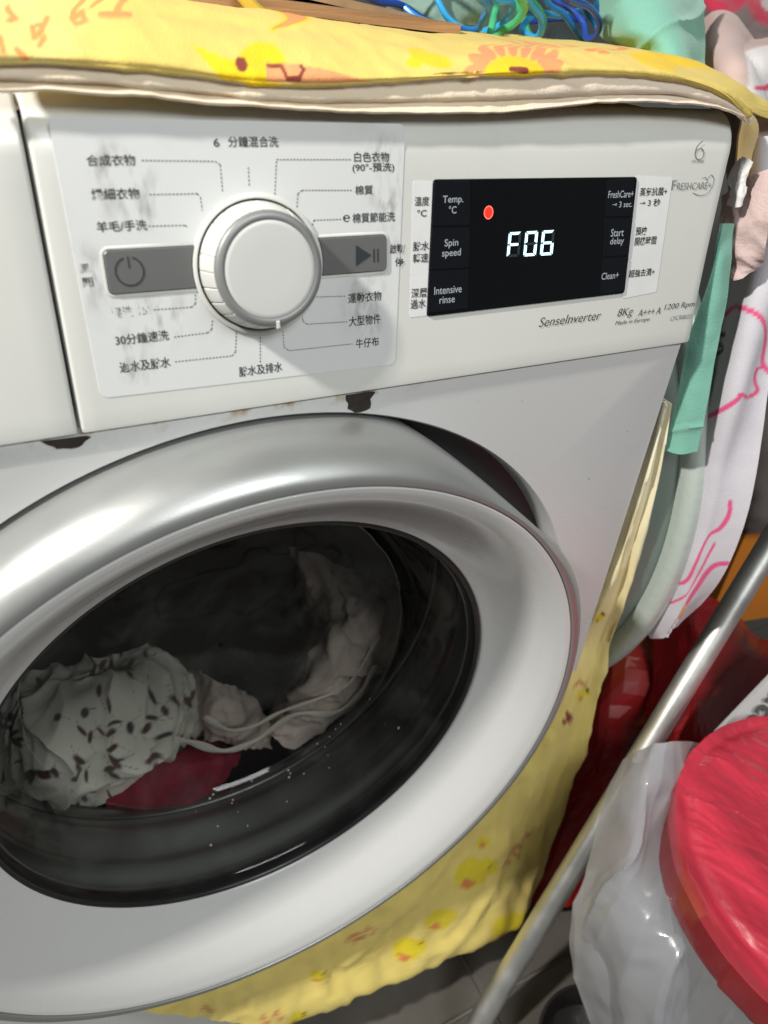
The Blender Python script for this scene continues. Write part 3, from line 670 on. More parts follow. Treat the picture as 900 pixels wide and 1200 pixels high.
sheet('dark_garment', [[(120, 735, yb, .30), (220, 700, yb, .30), (320, 690, yb, .30), (380, 700, yb, .30)], [(180, 780, yb, .26), (240, 770, yb, .24), (310, 760, yb, .25), (370, 760, yb, .28)], [(230, 850, yb, .22), (260, 845, yb, .2), (310, 840, yb, .2), (350, 820, yb, .24)], [(240, 905, yb, .17), (280, 900, yb, .17), (330, 890, yb, .17), (390, 850, yb, .18)]],
    darkcl, 14, 14, .001, crumple(.012, 22, 41), label='black laundry filling the middle of the drum', cat='garment')

# ------------------------------------------------------------------ printed cotton cover over the machine
YEL = np.array([.76, .57, .14]); YPALE = np.array([.78, .64, .26]); CREAM = np.array([.82, .73, .55]); PINKC = np.array([.76, .54, .42]); ORG = np.array([.84, .30, .08]); GOLD = np.array([.88, .58, .0]); BRN = np.array([.22, .035, .015])
def ell(X, cx, cy, a, b, rot=0, soft=.12):
    t = rad(rot); dx, dy = X[:, 0] - cx, X[:, 1] - cy; u = (dx * math.cos(t) + dy * math.sin(t)) / a; v = (-dx * math.sin(t) + dy * math.cos(t)) / b
    return np.clip((1 - np.hypot(u, v)) / soft + .5, 0, 1)[:, None]
def line(X, pts, wd, soft=1.0):
    d = np.full(len(X), 1e9)
    for (ax, ay), (bx, by) in zip(pts[:-1], pts[1:]):
        vx, vy = bx - ax, by - ay; t = np.clip(((X[:, 0] - ax) * vx + (X[:, 1] - ay) * vy) / (vx * vx + vy * vy + 1e-9), 0, 1)
        d = np.minimum(d, np.hypot(X[:, 0] - ax - vx * t, X[:, 1] - ay - vy * t))
    return np.clip((wd / 2 - d) / soft + .5, 0, 1)[:, None]
def tri(X, a, b, c):
    s = np.ones(len(X)) * 1e9; P = [a, b, c]; cr = np.sign((b[0] - a[0]) * (c[1] - a[1]) - (b[1] - a[1]) * (c[0] - a[0]))
    for i in range(3):
        p, q = P[i], P[(i + 1) % 3]; L_ = math.hypot(q[0] - p[0], q[1] - p[1]); s = np.minimum(s, cr * ((q[0] - p[0]) * (X[:, 1] - p[1]) - (q[1] - p[1]) * (X[:, 0] - p[0])) / L_)
    return np.clip(s + .5, 0, 1)[:, None]
def top_print(X, nr, nc, P):
    n = len(X); vrow = np.repeat(np.linspace(0, 8, nr), nc)
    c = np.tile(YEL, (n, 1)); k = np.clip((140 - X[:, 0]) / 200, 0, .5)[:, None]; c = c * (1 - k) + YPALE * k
    def put(m_, col):
        nonlocal c; c = c * (1 - m_) + col * m_
    for pts in ([(55, 20), (48, 38), (40, 44), (38, 32), (48, 28)], [(88, 5), (84, 20), (90, 30), (100, 26), (96, 14), (86, 20)], [(128, 2), (140, 18)], [(118, 18), (152, 20)], [(8, 10), (18, 22), (10, 26)], [(0, 48), (4, 62)], [(20, 60), (30, 68)], [(104, 8), (112, 0)], [(46, 52), (52, 44)]): put(line(X, pts, 6.5), ORG)
    # sitting bird: head, body wedge, beak, eye and feet
    put(ell(X, 306, 78, 29, 26, 0), GOLD); put(tri(X, (222, 54), (276, 74), (262, 94)), GOLD); put(tri(X, (262, 94), (272, 70), (330, 96)), GOLD)
    put(tri(X, (312, 72), (312, 96), (440, 96)), ORG * .9 + .06); put(ell(X, 283, 76, 7, 9, -20), BRN); put(line(X, [(314, 76), (330, 78), (336, 92), (350, 92), (356, 84), (352, 80)], 4), BRN)
    put(tri(X, (296, 15), (346, 20), (320, 42)), GOLD); put(tri(X, (304, 20), (338, 22), (320, 38)), ORG)
    put(ell(X, 490, 62, 12, 8, 10), GOLD); put(ell(X, 510, 70, 20, 8, 12), GOLD); put(ell(X, 486, 73, 10, 5, 0), GOLD)
    for a in range(0, 181, 22): put(ell(X, 602 - 44 * math.cos(rad(a)), 80 - 24 * math.sin(rad(a)), 14, 5.8, a), ORG * .92 + .04)
    put(ell(X, 602, 84, 34, 15, 0), GOLD); put(line(X, [(598, 82), (616, 83)], 4), BRN)
    for q in ((690, 60), (706, 64), (712, 55)): put(ell(X, *q, 8, 3, 15), ORG)
    put(ell(X, 760, 72, 34, 9, 22), GOLD)
    k = np.clip((vrow - 4.35) / .2, 0, 1)[:, None]; hem = CREAM * .75 + PINKC * .25 + fbm(P * 14, 2, 2)[:, None] * .06 + np.array([0, .0, .03]) * (X[:, :1] > 620); c = c * (1 - k) + hem * k
    return np.clip(c, 0, 1)
def r(k, pts): return [(x, y, 'y', v) for x, y, v in pts]
XS = [-40, 60, 170, 290, 400, 500, 600, 690, 760, 810, 850, 878]
y_hem = [104, 107, 114, 125, 131, 133, 131, 123, 120, 123, 131, 144]
y_fold = [70, 73, 80, 95, 97, 93, 87, 84, 87, 95, 110, 134]
y_crest = [-14, -10, -4, 12, 26, 38, 46, 51, 64, 84, 104, 131]
rows = [[('w', x / 1000 * .86 - .19 if False else U(x, yc - 1, 'y', .10)[0], .55, .853, (x, yc - 60)) for x, yc in zip(XS, y_crest)],
        [(x, yc + 1, 'y', .14) for x, yc in zip(XS, y_crest)],
        [(x, yc + (yf - yc) * .28, 'y', .06) for x, yc, yf in zip(XS, y_crest, y_fold)],
        [(x, yc + (yf - yc) * .80, 'y', .021) for x, yc, yf in zip(XS, y_crest, y_fold)],
        [(x, yf, 'y', .0165) for x, yf in zip(XS, y_fold)],
        [(x, yf + 5, 'y', .0195) for x, yf in zip(XS, y_fold)],
        [(x, yf + (yh - yf) * .55, 'y', .0175) for x, yh, yf in zip(XS, y_hem, y_fold)],
        [(x, yf + (yh - yf) * .68, 'y', .0205) for x, yh, yf in zip(XS, y_hem, y_fold)],
        [(x, yh, 'y', .0165) for x, yh in zip(XS, y_hem)]]
cover = root('machine_cover', (.112, .26, .85), 'yellow cotton dust cover printed with birds and flowers, draped over the washing machine', 'machine cover')
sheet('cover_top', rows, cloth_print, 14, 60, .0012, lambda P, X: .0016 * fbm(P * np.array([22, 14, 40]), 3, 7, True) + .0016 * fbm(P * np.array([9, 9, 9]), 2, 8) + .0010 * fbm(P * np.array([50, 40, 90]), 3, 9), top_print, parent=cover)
# side flap: down the right side of the machine and swung across the lower front
def side_print(X, nr, nc, P):
    n = len(X); t = np.clip((X[:, 1:2] - 520) / 300, 0, 1); c = np.tile(np.array([.86, .82, .64]), (n, 1)) * (1 - t) + np.array([.78, .62, .18]) * t
    rn = np.random.RandomState(8)
    def put(m_, col):
        nonlocal c; c = c * (1 - m_) + col * m_
    for cx, cy, s in ((700, 722, 7), (678, 812, 9), (545, 1020, 22), (505, 1075, 16), (590, 1080, 22), (470, 1110, 16), (362, 1142, 9), (560, 985, 8), (340, 1186, 10), (450, 1170, 12)):
        put(ell(X, cx, cy, s, s * .75, -30), np.array([.75, .60, .02])); put(ell(X, cx + s * .8, cy - s * .4, s * .55, s * .45), np.array([.75, .60, .02])); put(ell(X, cx + s * .9, cy - s * .5, 2.0, 2.2), np.array([.15, .02, .01])); put(ell(X, cx - s * .2, cy + s * .5, s * .4, s * .25), ORG * .8)
    for cx, cy in ((405, 1100), (298, 1190), (412, 1096), (425, 1088), (610, 975), (600, 990), (675, 800), (228, 1180), (660, 840), (315, 1184), (595, 1000), (585, 1008)):
        a = rn.uniform(0, 3); put(line(X, [(cx - 6, cy + 2), (cx, cy - 6), (cx + 3, cy + 3), (cx + 7, cy - 3)], 2.6), np.array([.62, .25, .10]))
    put(line(X, [(655, 840), (663, 836), (660, 830)], 4), np.array([.2, .03, .02]))
    return c
L = [(776, 470, 'x', .412), (752, 560, 'x', .413), (722, 650, 'x', .414), (700, 700, 'x', .414), (676, 745, 'x', .415), (640, 800, 'y', -.004), (600, 870, 'y', -.006), (540, 950, 'y', -.008), (440, 1030, 'y', -.008), (320, 1090, 'y', -.008), (180, 1140, 'y', -.008), (60, 1170, 'y', -.006)]
Rr = [(782, 470, 'x', .418), (768, 560, 'x', .424), (744, 650, 'x', .430), (727, 715, 'x', .436), (708, 770, 'x', .440), (692, 850, 'x', .444), (664, 930, 'x', .446), (640, 1000, 'x', .44), (604, 1078, 'y', -.045), (520, 1122, 'y', -.05), (425, 1162, 'y', -.05), (330, 1202, 'y', -.045)]
def mix(a, b, t, bulge=0):
    out = []
    for p, q in zip(a, b):
        P_ = U(*p) * (1 - t) + U(*q) * t; px = (p[0] * (1 - t) + q[0] * t, p[1] * (1 - t) + q[1] * t)
        P_ = P_ + (CAM - P_) / np.linalg.norm(CAM - P_) * bulge; out.append(('w', *P_, px))
    return out
sheet('cover_side', [[(a[0] - 25, a[1] - 8, a[2], a[3]) if a[2] == 'y' else ('w', *(U(*a) + np.array([0, .05, 0])), (a[0], a[1])) for a in L], mix(L, Rr, 0), mix(L, Rr, .33, .004), mix(L, Rr, .66, -.003), mix(L, Rr, 1), [('w', *(U(*q) + np.array([.004, .06, 0])), (q[0] + 10, q[1])) for q in Rr]], cloth_print, 28, 16, .0012,
      lambda P, X: (.006 * fbm(P * np.array([30, 30, 9]), 3, 17, True) + .006 * (line(X, [(598, 880), (588, 960), (578, 1010), (567, 1045), (545, 1078), (515, 1112), (500, 1140)], 4, 14)[:, 0] + line(X, [(530, 990), (478, 1050), (440, 1085), (395, 1130)], 4, 16)[:, 0] + line(X, [(640, 860), (625, 940), (618, 1020), (600, 1080)], 3, 14)[:, 0])) * np.clip((X[:, 1] - 520) / 250, .1, 1), side_print, parent=cover)
# corner flap hanging at the top right of the panel
def flap_print(X, nr, nc, P):
    n = len(X); c = np.tile(np.array([.72, .50, .20]), (n, 1)); k = np.clip((150 - X[:, 1:2]) / 30, 0, 1); c = c * (1 - k) + (CREAM * .9) * k
    return c
sheet('cover_corner', [[(790, 104, 'y', .03), (862, 128, 'y', .03), (864, 165, 'y', .035), (860, 215, 'y', .04), (846, 270, 'y', .05)], [(800, 96, 'y', .06), (880, 138, 'y', .04), (878, 180, 'y', .045), (872, 215, 'y', .05), (852, 262, 'y', .06)], [(800, 92, 'y', .12), (884, 132, 'y', .10), (884, 190, 'y', .1), (876, 215, 'y', .1), (860, 260, 'y', .1)]], cloth_print, 8, 10, .0012, lambda P, X: .002 * fbm(P * 30, 2, 5), flap_print, parent=cover)

# ------------------------------------------------------------------ things lying on the machine
wood = mat('board_edge', (.36, .20, .10), .7, var=.4, vscale=30, stretch=(.3, 1, 6), bump=.3, bscale=100)
def slab(name, px, th, dpt, m, **kw):
    P = [U(*p) for p in px]; n = len(P); up = np.array([0, 0, th]); bk = np.array([.15, .99, 0]) * dpt
    V = P + [p + up for p in P] + [p + up + bk for p in P] + [p + bk for p in P]
    return mesh(name, V, [(n * a + i, n * a + i + 1, n * b + i + 1, n * b + i) for a, b in ((0, 1), (1, 2), (2, 3), (3, 0)) for i in range(n - 1)] + [(0, n, 2 * n, 3 * n), (n - 1, 4 * n - 1, 3 * n - 1, 2 * n - 1)], m, smooth=False, **kw)
slab('wooden_board', [(215, 6, 'y', .17), (320, 14, 'y', .17), (430, 28, 'y', .17), (539, 41, 'y', .17)], .006, .22, wood, label='brown board lying under the hangers on top of the yellow cover', cat='board')
slab('cardboard_sheet', [(330, -8, 'y', .23), (400, 8, 'y', .23), (480, 26, 'y', .23), (520, 36, 'y', .23)], .005, .2, mat('card', (.42, .27, .14), .8, var=.3, vscale=40), label='thin tan cardboard sheet lying on the brown board, behind its front edge', cat='cardboard')
yst = mat('yellow_stick', (.50, .33, .03), .4, var=.2)
mesh('yellow_stick', *tube([U(312, 22, 'y', .12), U(292, 4, 'y', .15), U(262, -28, 'y', .20)], .0035, 10, 3), yst, label='yellow stick poking out at the back of the cover, top left', cat='stick')
dk = mat('dark_fabric', (.035, .045, .05), .9, var=.5, vscale=20, bump=.6, bscale=200)
sheet('dark_bundle', [[(290, -120, 'y', .52), (450, -110, 'y', .50), (600, -90, 'y', .50), (760, -80, 'y', .5)], [(300, -60, 'y', .46), (450, -50, 'y', .42), (600, -30, 'y', .42), (760, -20, 'y', .42)], [(320, 10, 'y', .42), (460, 20, 'y', .40), (600, 40, 'y', .38), (760, 60, 'y', .38)], [(320, 30, 'y', .38), (460, 40, 'y', .36), (600, 52, 'y', .35), (760, 70, 'y', .35)]], dk, 10, 16, .002, crumple(.012, 14, 51), label='dark bundle of cloth behind the hangers on top of the machine', cat='cloth bundle')
gcl = mat('grey_green_fabric', (.22, .34, .29), .9, var=.3, vscale=25, bump=.4)
sheet('grey_green_cloth', [[(430, -30, 'y', .33), (500, -25, 'y', .30), (560, -25, 'y', .30), (610, -10, 'y', .33)], [(455, 10, 'y', .31), (500, 8, 'y', .28), (560, 10, 'y', .27), (600, 18, 'y', .31)], [(470, 30, 'y', .3), (510, 30, 'y', .27), (560, 30, 'y', .27), (590, 38, 'y', .3)]], gcl, 10, 10, .001, crumple(.008, 25, 61), label='grey green cloth crumpled between the hangers and the dark bundle', cat='cloth')
blue = [mat('blue_coating', (.015, .22, .66), .28, coat=.4), mat('sky_blue_coating', (.03, .36, .74), .28, coat=.4), mat('deep_blue_coating', (.015, .06, .34), .28, coat=.4), mat('green_coating', (.06, .42, .20), .28, coat=.4)]
H = [(0, 'sky blue coated wire hanger with an S bend at the front of the tangle', [(520, -60), (556, -8), (572, 14), (566, 28), (560, 40), (540, 40), (496, 30), (470, 12), (450, 2), (420, -20), (400, -60)], .16, .30),
     (1, 'light blue coated wire hanger crossing beside the green one', [(560, -60), (577, 2), (598, 8), (600, 18), (588, 34), (568, 42), (548, 42), (520, 20), (500, -50)], .18, .26),
     (3, 'green coated wire hanger curling down in the middle of the tangle', [(590, -60), (609, -5), (616, 12), (606, 30), (588, 42), (575, 44), (600, -60)], .15, .22),
     (2, 'deep blue coated wire hanger bowed at the right of the tangle', [(668, -60), (664, -6), (690, 14), (702, 32), (698, 48), (687, 50), (684, 34), (670, 18), (640, -10), (625, -60)], .16, .24),
     (0, 'blue coated wire hanger running down in front of the mint towel', [(620, -60), (640, 0), (660, 22), (678, 46), (690, 54), (700, 40), (680, 8), (668, -60)], .20, .26),
     (1, 'sky blue coated wire hanger looped under the green one', [(600, -60), (617, 4), (633, 26), (634, 42), (626, 50), (612, 40), (628, 22), (655, 24), (672, 20), (700, 8), (690, -60)], .19, .27),
     (2, 'deep blue coated wire hanger lying low at the left of the tangle', [(360, -60), (430, -4), (470, 12), (500, 30), (530, 41), (556, 44), (590, 36), (640, 30), (700, 20), (720, -60)], .24, .31),
     (3, 'green coated wire hanger bent sharply beside the light blue one', [(615, -60), (622, 2), (632, 18), (637, 34), (630, 50), (620, 46), (610, 20), (570, -60)], .22, .26)]
for ci, lb, pts, ya, yb2 in H:
    P = [U(x, y - 6 if y > 0 else y, 'y', ya + (yb2 - ya) * (i / (len(pts) - 1))) for i, (x, y) in enumerate(pts)]
    mesh('wire_hanger', *tube(P + [P[0]], .0023 if ci != 3 else .0027, 10, 8), blue[ci], label=lb, cat='hanger', group='coated wire hangers tangled on top of the machine')

# ------------------------------------------------------------------ towels and cloths at the right
sheet('mint_towel', [[(690, -60, 'y', .26), (730, -60, 'y', .22), (780, -50, 'y', .20), (830, -30, 'y', .22)], [(702, 0, 'y', .22), (735, 0, 'y', .17), (785, -2, 'y', .15), (822, 6, 'y', .18)], [(704, 42, 'y', .20), (740, 35, 'y', .145), (790, 30, 'y', .13), (826, 35, 'y', .16)], [(735, 60, 'y', .18), (765, 60, 'y', .13), (800, 60, 'y', .115), (826, 62, 'y', .14)], [(740, 78, 'y', .15), (775, 92, 'y', .11), (805, 100, 'y', .10), (824, 90, 'y', .12)]],
      mint, 14, 14, .002, lambda P, X: .0035 * np.exp(-np.abs(np.sin((X[:, 0] * .75 + X[:, 1] * 1.0) * .045 + 1.3 * fbm(P * 9, 2, 71))) / .22) + .0012 * fbm(P * 25, 2, 70), label='mint green towel folded over the back corner of the machine', cat='towel')
sheet('mint_towel', [[(846, 262, 'x', .425), (850, 262, 'x', .43), (860, 262, 'x', .44)], [(830, 330, 'x', .425), (842, 330, 'x', .43), (852, 330, 'x', .44)], [(806, 400, 'x', .425), (825, 400, 'x', .43), (841, 400, 'x', .44)], [(794, 460, 'x', .425), (812, 460, 'x', .43), (832, 460, 'x', .44)], [(784, 505, 'x', .425), (802, 508, 'x', .43), (823, 506, 'x', .44)], [(779, 528, 'x', .425), (798, 533, 'x', .43), (818, 530, 'x', .44)]],
      mint, 12, 12, .002, lambda P, X: .003 * fbm(P * 25, 3, 73) + .0018 * np.clip(1 - np.abs(X[:, 1] - 503 + (X[:, 0] - 800) * .15) / 4, 0, 1), label='mint green towel end with a sewn hem hanging down beside the control panel', cat='towel')
def pk(X, nr, nc, P):
    n = len(X); c = np.tile(np.array([.55, .41, .38]), (n, 1)); m_ = np.clip((X[:, 0:1] - 868 + (X[:, 1:2] - 100) * .05) / 2, 0, 1) * np.clip((150 - X[:, 1:2]) / 3, 0, 1) * np.clip((X[:, 1:2] - 62) / 3, 0, 1)
    c = c * (1 - m_) + np.array([.74, .70, .70]) * m_; k = line(X, [(878, 108), (905, 100), (940, 98)], 7) * m_; return c * (1 - k) + np.array([.75, .08, .18]) * k
sheet('pink_cloth', [[(815, 30, 'y', .28), (850, 20, 'y', .24), (890, 50, 'y', .22), (950, 50, 'y', .24)], [(812, 75, 'y', .20), (845, 70, 'y', .15), (885, 75, 'y', .14), (950, 70, 'y', .2)], [(828, 100, 'y', .16), (860, 108, 'y', .12), (900, 118, 'y', .13), (950, 120, 'y', .18)], [(850, 150, 'y', .14), (872, 160, 'y', .09), (905, 170, 'y', .11), (950, 180, 'y', .16)], [(862, 230, 'y', .14), (878, 230, 'y', .085), (900, 215, 'y', .1), (950, 240, 'y', .16)]],
      cloth_print, 16, 14, .0015, lambda P, X: .0055 * np.abs(np.sin((X[:, 0] * .9 - X[:, 1] * .45) * .07 + 1.4 * fbm(P * 8, 2, 81))) ** .7 + .0015 * fbm(P * 28, 3, 80, True), pk, label='dusty pink shirt with a white striped cuff heaped over the corner of the machine', cat='shirt')
sheet('grey_pink_cloth', [[(850, 230, 'x', .46), (870, 215, 'x', .455), (910, 200, 'x', .46)], [(845, 265, 'x', .45), (868, 260, 'x', .448), (905, 250, 'x', .455)], [(843, 295, 'x', .45), (860, 300, 'x', .448), (898, 288, 'x', .455)], [(843, 312, 'x', .452), (862, 328, 'x', .45), (888, 305, 'x', .46)]],
      pinkgrey, 14, 14, .0015, crumple(.008, 24, 91), label='dusty pink cloth corner hanging below the cover beside the display', cat='cloth')
# white knotted ties and brown twig-like scrap next to the corner
sheet('white_tie', [[(866, 186, 'x', .440), (874, 184, 'x', .437), (882, 190, 'x', .44)], [(857, 205, 'x', .440), (866, 206, 'x', .437), (874, 210, 'x', .44)], [(858, 225, 'x', .440), (867, 226, 'x', .437), (871, 226, 'x', .44)], [(854, 240, 'x', .44), (864, 243, 'x', .437), (868, 238, 'x', .44)]], mat('white_cotton', (.72, .71, .69), .85, var=.1), 10, 10, .001, crumple(.003, 70, 95), label='white cotton tie knotted under the corner of the yellow cover', cat='tie')
sheet('yellow_wrapper', [[(846, 92, 'y', .15), (856, 92, 'y', .14), (868, 98, 'y', .14)], [(848, 100, 'y', .14), (860, 102, 'y', .13), (870, 106, 'y', .14)], [(858, 112, 'y', .14), (864, 114, 'y', .13), (868, 112, 'y', .14)]], mat('yellow_foil', (.55, .48, .02), .3, var=.4, vscale=80), 6, 6, .001, crumple(.003, 60, 97), label='scrap of yellow and brown wrapper caught in the folds of the pink shirt', cat='wrapper')
WT = np.array([.56, .54, .585])
def wt(X, nr, nc, P):
    n = len(X); c = np.tile(WT, (n, 1)); PK = np.array([.68, .08, .22])
    def put(m_, col):
        nonlocal c; c = c * (1 - m_) + col * m_
    # a plain cloud outline, black letter and small marks
    put(line(X, [tuple(p) for p in crom(np.array([(844, 369), (858, 360), (878, 363), (893, 378), (900, 400), (899, 424), (905, 436)]), 6)], 6), PK)
    put(line(X, [tuple(p) for p in crom(np.array([(903, 432), (892, 434), (889, 446), (893, 460), (880, 467), (868, 462), (866, 466), (850, 480), (836, 488), (822, 490)]), 6)], 5), PK)
    put(line(X, [tuple(p) for p in crom(np.array([(848, 392), (838, 393), (836, 402), (846, 406), (847, 412), (836, 414)]), 4)], 4), np.array([.03, .03, .035]))
    put(ell(X, 893, 213, 9, 5), np.array([.04, .04, .04])); put(line(X, [(884, 234), (894, 240), (905, 238)], 4), np.array([.04, .04, .04]))
    put(line(X, [tuple(p) for p in crom(np.array([(858, 590), (856, 605), (846, 622), (832, 630), (822, 644), (812, 665), (800, 683), (774, 684)]), 6)], 4.5), PK)
    put(line(X, [tuple(p) for p in crom(np.array([(851, 658), (836, 666), (820, 690), (806, 712), (792, 736)]), 6)], 4.5), PK)
    put(line(X, [tuple(p) for p in crom(np.array([(772, 690), (768, 700), (776, 708), (792, 704), (812, 690), (840, 640)]), 6)], 3), PK)
    put(ell(X, 800, 722, 4, 12, 30), np.array([.75, .35, .15])); put(ell(X, 806, 575, 8, 14, 15), np.array([.45, .43, .47])); put(ell(X, 800, 558, 6, 6), np.array([.45, .43, .47]))
    return c
sheet('white_towel', [[(880, 170, 'x', .50), (900, 160, 'x', .49), (960, 150, 'x', .52)], [(855, 270, 'x', .49), (890, 260, 'x', .48), (960, 260, 'x', .51)], [(840, 360, 'x', .48), (880, 360, 'x', .47), (935, 360, 'x', .50)], [(824, 450, 'x', .475), (865, 450, 'x', .465), (906, 450, 'x', .49)], [(804, 530, 'x', .475), (845, 530, 'x', .465), (890, 530, 'x', .49)], [(790, 600, 'x', .475), (832, 600, 'x', .465), (874, 600, 'x', .49)],
      [(774, 670, 'x', .475), (812, 670, 'x', .465), (852, 660, 'x', .49)], [(760, 722, 'x', .475), (795, 722, 'x', .468), (825, 705, 'x', .49)], [(764, 748, 'x', .476), (780, 748, 'x', .472), (797, 738, 'x', .485)]],
      towel_print, 30, 30, .002, lambda P, X: .0045 * np.sin((X[:, 0] + X[:, 1] * .38) * .075 + 1.0 * fbm(P * 6, 2, 111)) + .0012 * fbm(P * 25, 3, 110), wt, label='white towel with pink curved lines hanging down beside the machine', cat='towel')
# red mesh garment top right with a fluffy trim
def rm(X, nr, nc, P):
    n = len(X); c = np.tile(np.array([.17, .12, .12]), (n, 1)); k = line(X, [(815, -10), (840, 8), (856, 8), (876, -8), (886, 14), (905, 24), (940, 30)], 16, 5); k = np.clip(k + line(X, [(880, 2), (905, 18)], 12, 4), 0, 1)
    c = c * (1 - k) + np.array([.48, .02, .06]) * k; k = ell(X, 905, 4, 16, 10); return c * (1 - k) + np.array([.5, .42, .42]) * k
sheet('red_trimmed_mesh', [[(800, -50, 'y', .42), (860, -60, 'y', .40), (960, -60, 'y', .42)], [(815, 10, 'y', .36), (860, 5, 'y', .33), (960, 5, 'y', .36)], [(840, 40, 'y', .33), (880, 45, 'y', .31), (960, 50, 'y', .34)], [(850, 70, 'y', .32), (890, 80, 'y', .3), (960, 90, 'y', .33)]], towel_print, 16, 26, .002, lambda P, X: .004 * fbm(P * 60, 3, 121), rm, label='grey mesh cloth with fluffy red trim behind the pink shirt', cat='mesh cloth')
brn = mat('taupe_fabric', (.20, .165, .155), .9, var=.3, vscale=20, bump=.4)
sheet('taupe_cloth', [[(850, 380, 'd', .95), (900, 370, 'd', .9), (980, 360, 'd', .92)], [(850, 520, 'd', .92), (900, 510, 'd', .86), (980, 500, 'd', .9)], [(855, 600, 'd', .9), (900, 600, 'd', .85), (980, 590, 'd', .9)], [(858, 625, 'd', .9), (900, 622, 'd', .86), (980, 620, 'd', .9)]], brn, 12, 12, .002, crumple(.02, 9, 131), label='taupe cloth hanging in the dark beyond the white towel', cat='cloth')

# round basin leaning against the side of the machine
BC = (.306, .515)
basm = mat('grey_green_plastic', (.17, .215, .19), .35, coat=.2, var=.12, vscale=12, rvar=.15)
def blathe(prof, n=200):
    V = []
    for x, rr in prof:
        for k in range(n):
            a = 2 * math.pi * k / n; V.append((x, BC[0] + math.cos(a) * rr, BC[1] + math.sin(a) * rr * .995))
    return V, grid(len(prof), n, True)
bas = root('plastic_basin', (.455, .306, .19), 'large grey green plastic basin stood on edge against the side of the washing machine', 'basin')
mesh('basin_body', *blathe([(.424, .002), (.424, .295), (.428, .302), (.436, .306), (.448, .309), (.456, .3105)]), basm, bas, angle=40)
mesh('basin_rim', *blathe(smooth_prof([(.454, .3105), (.453, .320), (.456, .3265), (.462, .3285), (.469, .3275), (.472, .322), (.468, .318), (.462, .315)], 3)), mat('basin_rim_plastic', (.44, .50, .46), .28, coat=.3, bump=.3, bscale=120), bas, angle=60)

# ------------------------------------------------------------------ floor clutter right of the machine
redm = mat('red_plastic_film', (.33, .011, .014), .3, coat=.3, var=.4, vscale=14, bump=.1, bscale=80)
redm2 = mat('bright_red_film', (.42, .02, .02), .25, coat=.5, var=.4, vscale=10, bump=.4, bscale=80)
def facet(amp, sc_, seed): return lambda P, X: amp * creases(P, sc_, seed)
def rp(X, nr, nc, P):
    n = len(X); c = np.tile(np.array([.33, .011, .014]), (n, 1)); k = ell(X, 700, 780, 40, 30, -30, .4); c = c * (1 - k) + np.array([.40, .035, .012]) * k
    for q in ((762, 800, 8, 20, 10), (756, 838, 5, 12, 20)): k = ell(X, *q); c = c * (1 - k) + np.array([.9, .32, .01]) * k
    return c
red_print = mat('printed_red_film', (.3, .01, .01), .45, coat=.0, attr=True, var=.35, vscale=14, bump=.1, bscale=80)
sheet('red_plastic_bag', [[(690, 700, 'd', .98), (740, 700, 'd', .95), (800, 730, 'd', .97)], [(660, 780, 'd', .95), (720, 770, 'd', .88), (800, 790, 'd', .92)], [(640, 880, 'd', .92), (710, 870, 'd', .86), (790, 870, 'd', .90)], [(625, 970, 'd', .92), (690, 960, 'd', .86), (780, 960, 'd', .9)], [(612, 1048, 'd', .92), (650, 1052, 'd', .89), (760, 1030, 'd', .9)]],
      red_print, 7, 7, .001, facet(.036, 5.5, 141), rp, smooth=False, label='crumpled dark red plastic bag on the floor beside the yellow cloth', cat='plastic bag')
sheet('red_plastic_bag', [[(765, 715, 'd', .90), (820, 690, 'd', .86), (900, 740, 'd', .88), (960, 760, 'd', .9)], [(760, 760, 'd', .86), (820, 750, 'd', .80), (890, 770, 'd', .83), (960, 800, 'd', .88)], [(750, 840, 'd', .85), (810, 830, 'd', .79), (870, 830, 'd', .82), (960, 860, 'd', .88)], [(740, 930, 'd', .87), (800, 920, 'd', .82), (880, 900, 'd', .84), (960, 930, 'd', .88)]],
      redm, 7, 7, .001, facet(.032, 6.5, 151), smooth=False, label='glossy red plastic bag behind the metal pole under the white towel', cat='plastic bag')
# orange box
def obox(name, c, e1, e2, e3, m, **kw):
    c = np.array(c, float); V = [c + e1 * a + e2 * b + e3 * d for d in (0, 1) for b in (0, 1) for a in (0, 1)]
    return mesh(name, V, [(0, 2, 3, 1), (4, 5, 7, 6), (0, 1, 5, 4), (2, 6, 7, 3), (0, 4, 6, 2), (1, 3, 7, 5)], m, smooth=False, **kw)
a_ = U(826, 660, 'd', 1.0); b_ = U(960, 640, 'd', 1.0)
obox('orange_box', U(826, 735, 'd', .97), np.array([.30, -.06, 0]), np.array([.05, .25, 0]), np.array([.0, 0, .17]), mat('orange_card', (.85, .27, .03), .5, var=.15, vscale=8, bump=.1), label='orange box standing behind the metal pole at the right edge', cat='box')
# white parcel with black lettering
q0, q1, q2 = U(838, 862, 'd', .73), U(905, 792, 'd', .73), U(905, 900, 'd', .75)
ex = (q1 - q0) / np.linalg.norm(q1 - q0); ez = np.cross(ex, (q2 - q0)); ez /= np.linalg.norm(ez); ez = ez if ez @ (CAM - q0) > 0 else -ez; ey = np.cross(ez, ex)
box_w = root('white_parcel', q0 - ez * .03, 'white mailing parcel with black letters ending in s.com beside the red lid', 'parcel')
fo = q0 - ex * .03 - ey * .085
V = [fo + ex * a + ey * b + ez * c for c in (-.005, 0) for b in (0, .085) for a in (0, .2)]
mesh('parcel_bag', V, [(0, 2, 3, 1), (4, 5, 7, 6), (0, 1, 5, 4), (2, 6, 7, 3), (0, 4, 6, 2), (1, 3, 7, 5)], mat('white_mailer', (.62, .62, .62), .4, var=.1, bump=.2), box_w, smooth=False)
GV, GF = glyphs('s.com', .035); 
